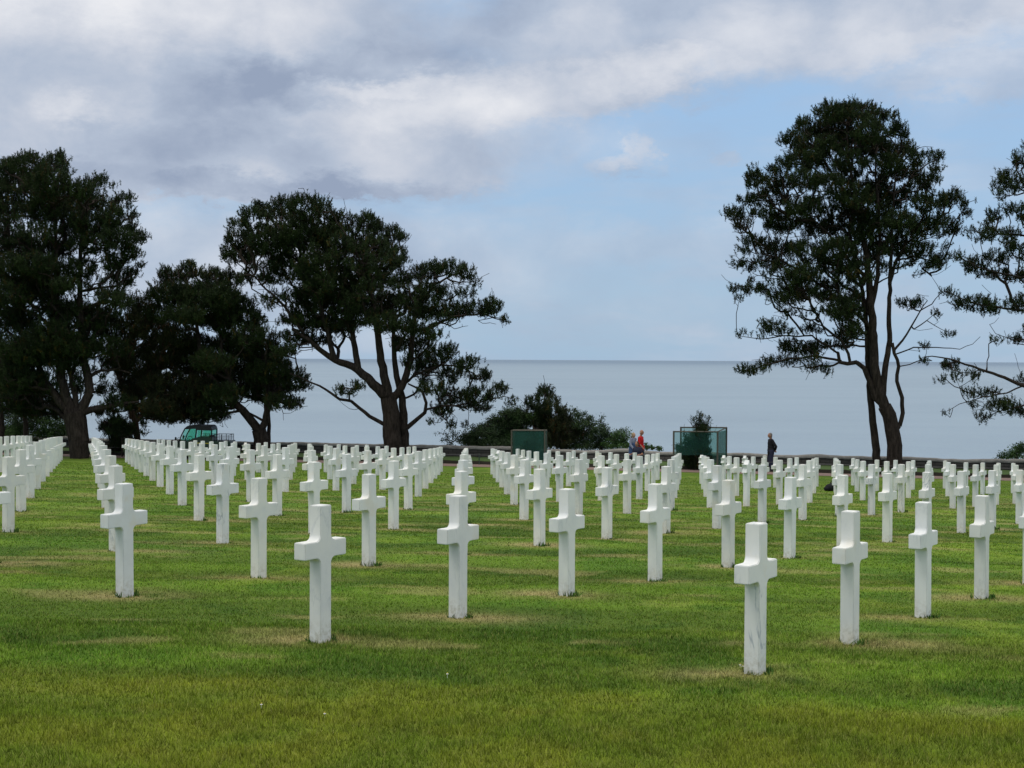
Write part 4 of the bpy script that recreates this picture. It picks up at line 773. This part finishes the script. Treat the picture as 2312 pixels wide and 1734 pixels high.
# ------------------------------------------------------------------ utility vehicle
def utv():
    Y0 = 73.0; p = at(404, 1000, Y0); z = g1(p[0], Y0); root = empty('utility_vehicle', (p[0], Y0, z+.02)); tag(root, 'dark green utility vehicle with teal-tinted cab windows and railed cargo bed', 'vehicle')
    def q(x, y): return ((x-142)/724, (1428-y)/724)
    GRN = simple('dark_green_paint', (.012, .028, .018), .4, .1, 5, 0, .5); BLK = simple('black_plastic', (.010, .010, .012), .55, .2, 12); RUB = simple('tyre_rubber', (.015, .015, .015), .9, .2, 20); YEL = simple('yellow_trim', (.42, .34, .03), .5, .1, 8)
    GL = bpy.data.materials.new('teal_glass'); GL.use_nodes = True; N = NT(GL.node_tree); tp = N.node('ShaderNodeBsdfTransparent'); tp.inputs[0].default_value = (.58, .88, .80, 1); gl = N.node('ShaderNodeBsdfGlossy'); gl.inputs['Roughness'].default_value = .05
    mx = N.node('ShaderNodeMixShader'); mx.inputs[0].default_value = .06; N.l.new(tp.outputs[0], mx.inputs[1]); N.l.new(gl.outputs[0], mx.inputs[2]); N.l.new(mx.outputs[0], N.n['Material Output'].inputs['Surface'])
    w = .68
    b = MB(); b.prism([q(212, 1230), q(205, 960), q(262, 790), q(420, 800), q(560, 800), q(720, 700), q(880, 655), q(1430, 655), q(1440, 1230)], -w, w); b.build('body', GRN, root, bev=.012)
    b = MB(); b.prism([q(1450, 1180), q(1440, 790), q(2070, 790), q(2075, 1180)], -w, w); b.build('cargo_bed', GRN, root, bev=.012)
    b = MB(); b.prism([q(452, 345), q(500, 285), q(560, 250), q(800, 240), q(1330, 240), q(1395, 290), q(1420, 360), q(1415, 415), q(860, 400), q(840, 352), q(500, 372)], -w, w); b.build('roof', BLK, root, bev=.012)
    for s_ in (-1, 1):
        b = MB(); y0 = s_*(w-.03)
        def pl(pts, r=.028):
            P = [Vector((q(*a)[0], y0, q(*a)[1])) for a in pts]; b.tube(P, r, 8)
        pl([(262, 800), (330, 600), (470, 330)], .032); pl([(862, 380), (858, 500), (830, 680)], .035); pl([(1405, 380), (1405, 700)], .034); b.build('pillar', BLK, root)
        for pts in ([(300, 790), (462, 372), (845, 358), (815, 660), (600, 785)], [(905, 650), (920, 410), (1380, 412), (1385, 650)]):
            g_ = MB(); g_.prism([q(*a) for a in pts], y0-.004, y0+.004); g_.build('window', GL, root)
    b = MB()
    for y_ in (575, 622): b.bar((q(900, y_)[0], w-.1, q(900, y_)[1]), (q(1390, y_)[0], w-.1, q(1390, y_)[1]), .012)
    for x_ in (1000, 1150, 1330): b.bar((q(x_, 560)[0], w-.1, q(x_, 560)[1]), (q(x_, 650)[0], w-.1, q(x_, 650)[1]), .012)
    b.build('rear_guard', BLK, root)
    b = MB(); b.bar((q(600, 790)[0], -.35, q(600, 790)[1]), (q(560, 720)[0], -.35, q(560, 720)[1]), .02); b.torus((q(590, 710)[0], -.35, q(590, 710)[1]), .07*1.6, .014); b.build('steering_wheel', BLK, root)
    b = MB(); b.box((q(1120, 800)[0], -.1, q(1120, 800)[1]), (.45, .9, .16), bev=.03); b.box((q(1330, 680)[0], -.1, q(1330, 700)[1]), (.12, .9, .3), bev=.03); b.build('seat', BLK, root)
    for s_ in (-1, 1):
        b = MB(); b.tube([(q(270, 660)[0], s_*w, q(270, 660)[1]), (q(200, 690)[0], s_*(w+.12), q(200, 700)[1])], .012); b.box((q(165, 710)[0], s_*(w+.17), q(165, 710)[1]), (.07, .14, .20), bev=.02); b.build('wing_mirror', BLK, root)
    b = MB(); b.prism([q(840, 842), q(1310, 850), q(1310, 880), q(840, 872)], -w-.006, -w+.02); b.build('trim_stripe', YEL, root)
    b = MB()
    for s_ in (-1, 1):
        y0 = s_*(w-.05)
        for yy in (565, 612, 660, 710, 755): b.bar((q(1485, yy)[0], y0, q(1485, yy)[1]), (q(2020, yy+5)[0], y0, q(2020, yy+5)[1]), .011, n=6)
        for xx in (1490, 1585, 1750, 1925, 2015): b.bar((q(xx, 560)[0], y0, q(xx, 560)[1]), (q(xx, 790)[0], y0, q(xx, 790)[1]), .013, n=6)
    for xx in (1490, 2015): b.bar((q(xx, 570)[0], -w+.05, q(xx, 570)[1]), (q(xx, 570)[0], w-.05, q(xx, 570)[1]), .013, n=6)
    b.build('cargo_rail', BLK, root)
    for xx in (480, 1780):
        for s_ in (-1, 1):
            c = (q(xx, 0)[0], s_*(w-.08), .29); b = MB(); b.torus(c, .20, .09); o = b.build('wheel', RUB, root, smooth=True)
            h = MB(); h.bar((c[0], c[1]-.07, c[2]), (c[0], c[1]+.07, c[2]), .13, .13, 16); h.build('rim', BLK, o)
    b = MB(); b.box((1.35, 0, .42), (2.2, .7, .12)); b.build('chassis', BLK, root)
    return root
utv()

# ------------------------------------------------------------------ people
SKIN = simple('skin', (.42, .24, .17), .6, .1, 14); SKINT = simple('tanned_skin', (.34, .17, .11), .6, .1, 14)
def remesh(name, b, mat, parent, vox=.011, sm=4, it=3):
    bmesh.ops.recalc_face_normals(b.bm, faces=b.bm.faces)
    me = bpy.data.meshes.new(name); b.bm.to_mesh(me); b.bm.free(); o = bpy.data.objects.new(name, me); COL.objects.link(o)
    m1 = o.modifiers.new('r', 'REMESH'); m1.mode = 'VOXEL'; m1.voxel_size = vox; m1.use_smooth_shade = True
    m2 = o.modifiers.new('s', 'SMOOTH'); m2.factor = .5; m2.iterations = it
    dg = bpy.context.evaluated_depsgraph_get(); nm = bpy.data.meshes.new_from_object(o.evaluated_get(dg)); bpy.data.objects.remove(o); nm.name = name
    for p in nm.polygons: p.use_smooth = True
    nm.materials.clear(); return link(name, nm, mat, parent)
def cap(b, p, q, r0, r1): b.bar(p, q, r0, r1, 12); b.ball(p, r0, 12, 8); b.ball(q, r1, 12, 8)
def person(label, loc, rz, J, skin, clothes, hair, hs=1.0):
    """J: joints in metres, person facing -Y; every limb tapers from joint to joint"""
    root = empty('person', loc, rz); tag(root, label, 'person'); V = {k: Vector(v) for k, v in J.items()}
    b = MB(); hd = V['head']; nk = V['neck']
    b.ball(hd, (.078, .099, .116)); b.ball(hd+Vector((0, -.035, -.055)), (.05, .055, .055)); b.ball(hd+Vector((0, -.098, -.012)), (.013, .020, .022)); b.ball(hd+Vector((0, -.083, -.060)), (.026, .012, .009))
    for s_ in (-1, 1): b.ball(hd+Vector((s_*.076, .01, -.01)), (.012, .02, .03)); b.ball(hd+Vector((s_*.03, -.083, .008)), (.014, .01, .009))
    cap(b, nk+Vector((0, .01, -.05)), hd+Vector((0, .012, -.06)), .058, .05)
    ch, pv = V['chest'], V['pelvis']; b.ball(ch, (.17*hs, .115*hs, .17)); b.ball(ch.lerp(pv, .5), (.145*hs, .11*hs, .17)); b.ball(pv, (.16*hs, .12*hs, .13))
    for s_ in 'lr':
        sh, el_, wr, hp, kn, an, to = (V[k+s_] for k in ('sh', 'el', 'wr', 'hp', 'kn', 'an', 'to'))
        cap(b, nk+Vector((0, 0, -.06)), sh, .05, .055); cap(b, sh, el_, .052, .040); cap(b, el_, wr, .040, .026); cap(b, hp, kn, .088, .058); cap(b, kn, an, .058, .037); cap(b, an+Vector((0, 0, -.03)), to, .040, .028)
        d = (wr-el_).normalized(); sd_ = d.cross(Vector((0, 0, 1)) if abs(d.z) < .8 else Vector((0, 1, 0))).normalized(); nrm = d.cross(sd_); pm = wr+d*.055
        b.ball(pm, .034, 10, 8); b.bar(wr, pm+d*.03, .024, .030, 10)
        for f, (ln, of) in enumerate(((.055, -.026), (.066, -.009), (.062, .009), (.048, .026))):
            p0 = pm+d*.025+sd_*of; p1 = p0+d*ln*.5+nrm*.006; p2 = p1+d*ln*.35+nrm*.022; b.bar(p0, p1, .0085, .008, 6); b.bar(p1, p2, .008, .0068, 6)
        t0 = pm+sd_*-.03; b.bar(t0, t0-sd_*.02+d*.025, .010, .009, 6); b.bar(t0-sd_*.02+d*.025, t0-sd_*.018+d*.052, .009, .007, 6)
    body = remesh('body', b, skin, root, .0085, 2, 2)
    for nm_, fn, mat in clothes: c = MB(); fn(c, V); remesh(nm_, c, mat, root, .013, 3, 3)
    nm_, fn, mat = hair; c = MB(); fn(c, V); remesh(nm_, c, mat, root, .010, 3, 3)
    return root
def torso(c, V, g=.018, hs=1.0, low=None):
    ch, pv = V['chest'], V['pelvis']; c.ball(ch, (.155*hs+g, .112*hs+g, .18+g)); c.ball(ch.lerp(pv, .5), (.145*hs+g, .115*hs+g, .17)); c.ball(pv+Vector((0, 0, .03)), (.16*hs+g, .12*hs+g, .12))
    for s_ in 'lr': cap(c, V['neck']+Vector((0, 0, -.07)), V['sh'+s_], .044+g, .050+g)
def sleeves(c, V, t=1.0, g=.016):
    for s_ in 'lr':
        sh, el_, wr = V['sh'+s_], V['el'+s_], V['wr'+s_]
        if t <= 1: cap(c, sh, sh.lerp(el_, t), .054+g, .046+g)
        else: cap(c, sh, el_, .054+g, .043+g); cap(c, el_, el_.lerp(wr, t-1), .043+g, .031+g)
def legs(c, V, g=.018, t=1.0):
    c.ball(V['pelvis']-Vector((0, 0, .02)), (.165+g, .125+g, .12))
    for s_ in 'lr': hp, kn, an = V['hp'+s_], V['kn'+s_], V['an'+s_]; cap(c, hp, kn, .088+g, .062+g); cap(c, kn, kn.lerp(an, t), .062+g, .048+g)
def shoes(c, V):
    for s_ in 'lr': cap(c, V['an'+s_]+Vector((0, .03, -.035)), V['to'+s_], .046, .036)
STAND = dict(head=(0, -.02, 1.63), neck=(0, 0, 1.50), chest=(0, 0, 1.27), pelvis=(0, 0, .97), shl=(.155, 0, 1.40), shr=(-.155, 0, 1.40), ell=(.215, .03, 1.12), elr=(-.215, .03, 1.12), wrl=(.24, -.06, .88), wrr=(-.24, -.06, .88),
             hpl=(.09, 0, .93), hpr=(-.09, 0, .93), knl=(.10, -.02, .50), knr=(-.10, -.02, .50), anl=(.10, .02, .09), anr=(-.10, .02, .09), tol=(.11, -.15, .03), tor=(-.11, -.15, .03))
def pose(**k): d = dict(STAND); d.update(k); return d
def feet(x, Y): p = at(x, 1000, Y); return (p[0], Y, g1(p[0], Y)+.03)
BLACK = simple('black_cloth', (.008, .008, .011), .85, .3, 20); NAVY = simple('navy_cloth', (.020, .022, .045), .85, .2, 20); RED = simple('red_shirt_cloth', (.48, .010, .012), .8, .15, 16); JEANS = simple('denim', (.045, .065, .11), .85, .25, 30)
GREYB = simple('grey_cardigan', (.20, .22, .29), .9, .15, 25); DRESS = simple('blue_dress', (.035, .07, .15), .85, .2, 16); SHOE = simple('dark_shoe', (.02, .018, .016), .6, .2, 20); GREYH = simple('grey_hair', (.19, .165, .15), .8, .3, 40); BLOND = simple('blond_hair', (.30, .23, .13), .8, .3, 40); WHITEH = simple('white_hair', (.42, .36, .33), .8, .2, 40); DARKH = simple('dark_brown_hair', (.04, .022, .016), .8, .3, 40)
def hairfn(back=.0, r=1.0):
    def f(c, V): hd = V['head']; c.ball(hd+Vector((0, .022, .025)), (.084*r, .092*r, .098)); c.ball(hd+Vector((0, .055, -.03-back*.5)), (.076*r, .055, .07+back))
    return f
# man in black, hands clasped behind his back, facing left
person('person in long black clothes standing alone, hands clasped behind the back, looking left', feet(1740.5, 67.6), R(-78), pose(head=(0, -.05, 1.64), chest=(0, .0, 1.27), ell=(.27, .14, 1.14), elr=(-.27, .14, 1.14), wrl=(.05, .19, .97), wrr=(-.05, .21, .95), anl=(.09, .05, .09), tol=(.10, -.12, .03)), SKINT,
       [('jacket', lambda c, V: (torso(c, V, .035, 1.0), sleeves(c, V, 1.85, .024), c.ball((0, .0, .86), (.20, .155, .18))), BLACK), ('trousers', lambda c, V: legs(c, V, .034, .9), NAVY), ('shoe', shoes, SHOE)], ('hair', hairfn(.02, 1.03), GREYH))
WALK = dict(ell=(.215, .08, 1.13), wrl=(.22, -.04, .90), elr=(-.215, -.02, 1.13), wrr=(-.20, -.20, .95), knl=(.10, -.10, .51), anl=(.10, -.17, .10), tol=(.11, -.34, .05), knr=(-.10, .03, .50), anr=(-.10, .22, .12), tor=(-.10, .08, .03))
person('balding person in bright red shirt and jeans walking behind the wheelchair', feet(1446.5, 69.0), R(62), pose(**WALK, head=(0, -.05, 1.66)), SKINT,
       [('shirt', lambda c, V: (torso(c, V, .026, 1.04), sleeves(c, V, .95, .024), c.ball((0, -.02, .95), (.165, .175, .15))), RED), ('jeans', lambda c, V: legs(c, V, .022, .95), JEANS), ('shoe', shoes, SHOE)], ('hair', lambda c, V: (c.ball(V['head']+Vector((0, .045, -.015)), (.080, .062, .062)),), WHITEH))
wm = person('fair-haired person in grey cardigan over a blue dress walking beside the red shirt', feet(1429.5, 68.8), R(45), pose(**WALK, head=(0, -.03, 1.60), neck=(0, 0, 1.48)), SKIN,
       [('cardigan', lambda c, V: (torso(c, V, .020, .98), sleeves(c, V, 1.9, .018)), GREYB), ('dress', lambda c, V: (c.bar((0, 0, 1.20), (0, 0, .55), .185, .24, 20), c.ball((0, -.02, 1.15), (.17, .15, .14))), DRESS), ('shoe', shoes, SHOE)], ('hair', hairfn(.03, 1.1), BLOND))
wm.scale = (.96, .96, .96)
# seated person and the wheelchair
SP = feet(1439.5, 68.0)
seat = dict(head=(0, -.06, 1.17), neck=(0, -.01, 1.04), chest=(0, 0, .84), pelvis=(0, .04, .56), shl=(.16, 0, .95), shr=(-.16, 0, .95), ell=(.26, .02, .70), elr=(-.26, .02, .70), wrl=(.24, -.22, .68), wrr=(-.24, -.22, .68), hpl=(.10, 0, .55), hpr=(-.10, 0, .55), knl=(.11, -.42, .55), knr=(-.11, -.42, .55), anl=(.10, -.50, .17), anr=(-.10, -.50, .17), tol=(.10, -.66, .12), tor=(-.10, -.66, .12))
person('dark-haired person in navy T-shirt sitting in a wheelchair, bare arm towards the camera', SP, R(-40), seat, SKINT, [('shirt', lambda c, V: (torso(c, V, .03, 1.18), sleeves(c, V, .55, .026)), NAVY), ('trousers', lambda c, V: legs(c, V, .02, .95), BLACK), ('shoe', shoes, SHOE)], ('hair', hairfn(.02, 1.05), DARKH), 1.1)
wc = empty('wheelchair', SP, R(-40)); tag(wc, 'wheelchair with large spoked rear wheels under the seated person in navy', 'wheelchair')
STEEL = simple('chair_steel', (.45, .45, .46), .35, .1, 10, 0, .5, .8)
b = MB(); b.box((0, -.12, .415), (.42, .44, .035), bev=.01); b.build('seat', BLACK, wc); b = MB(); b.box((0, .185, .66), (.42, .025, .42), bev=.01); b.build('backrest', BLACK, wc)
b = MB()
for s_ in (-1, 1): b.tube([(s_*.225, .30, .93), (s_*.225, .21, .91), (s_*.225, .21, .38), (s_*.225, -.36, .38), (s_*.2, -.50, .12)], .012); b.tube([(s_*.225, .2, .66), (s_*.225, -.2, .66), (s_*.225, -.25, .4)], .011)
b.build('frame', STEEL, wc)
for s_ in (-1, 1):
    w1 = MB(); w1.bm = bmesh.new(); n0 = MB(); tyre = MB(); 
    def ring(mb, c, R1, r):
        P = [(c[0], c[1]+R1*math.cos(a), c[2]+R1*math.sin(a)) for a in np.linspace(0, 2*math.pi, 29)]; mb.tube(P, r, 6)
    ring(w1, (s_*.28, .10, .31), .295, .014); o = w1.build('wheel', SHOE, wc)
    for k in range(10): a = k*math.pi/5; n0.bar((s_*.28, .10, .31), (s_*.28, .10+.29*math.cos(a), .31+.29*math.sin(a)), .003, n=4)
    n0.build('spokes', STEEL, o); ring(tyre, (s_*.22, -.38, .09), .075, .014); tyre.build('caster', SHOE, wc)

# ------------------------------------------------------------------ small things on the lawn
def lawn_at(x, y):
    d = ray(x, y); lo, hi = 3., 70.
    for _ in range(50):
        mI = (lo+hi)/2; P = d*(mI/d[1])
        if P[2] > g1(P[0], P[1]): lo = mI
        else: hi = mI
    P = d*(lo/d[1]); return (P[0], P[1], g1(P[0], P[1]))
p = lawn_at(1874, 1109)
bag = empty('black_bag', p, .4); tag(bag, 'crumpled black bag lying on the lawn beside a right-hand cross', 'bag')
b = MB(); b.ball((0, 0, .12), (.19, .13, .14)); b.ball((.10, .02, .19), (.10, .09, .10)); b.ball((-.12, 0, .09), (.12, .10, .09)); b.ball((.16, -.02, .08), (.09, .09, .08)); remesh('bag_body', b, BLACK, bag, .02, 2, 1)
b = MB(); b.torus((.08, 0, .26), .07, .012); b.build('handle', BLACK, bag)
PET = simple('petal', (.78, .76, .72), .6, .05, 30); YC = simple('flower_centre', (.7, .5, .05), .7, .1, 30)
for (x, y, where) in ((1671, 1510, 'at the left foot of the grey-veined front cross'), (1677, 1513, 'touching the foot of the grey-veined front cross'), (733, 1622, 'in the olive foreground, right one of two'), (590, 1601, 'in the olive foreground, left one of two'), (1010, 1531, 'half sunk at the edge of the olive turf')):
    P = lawn_at(x, y); root = empty('daisy', P); tag(root, 'tiny white daisy '+where, 'flower', 'daisies in the lawn')
    b = MB(); b.bar((0, 0, 0), (0, 0, .035), .0015, n=5)
    for k in range(9): a = k*2*math.pi/9; b.ball((.006*math.cos(a), .006*math.sin(a), .030), (.0034, .0034, .0018), 6, 4)
    b.build('petals', PET, root); b = MB(); b.ball((0, 0, .038), (.0038, .0038, .003), 8, 5); b.build('flower_centre', YC, root)
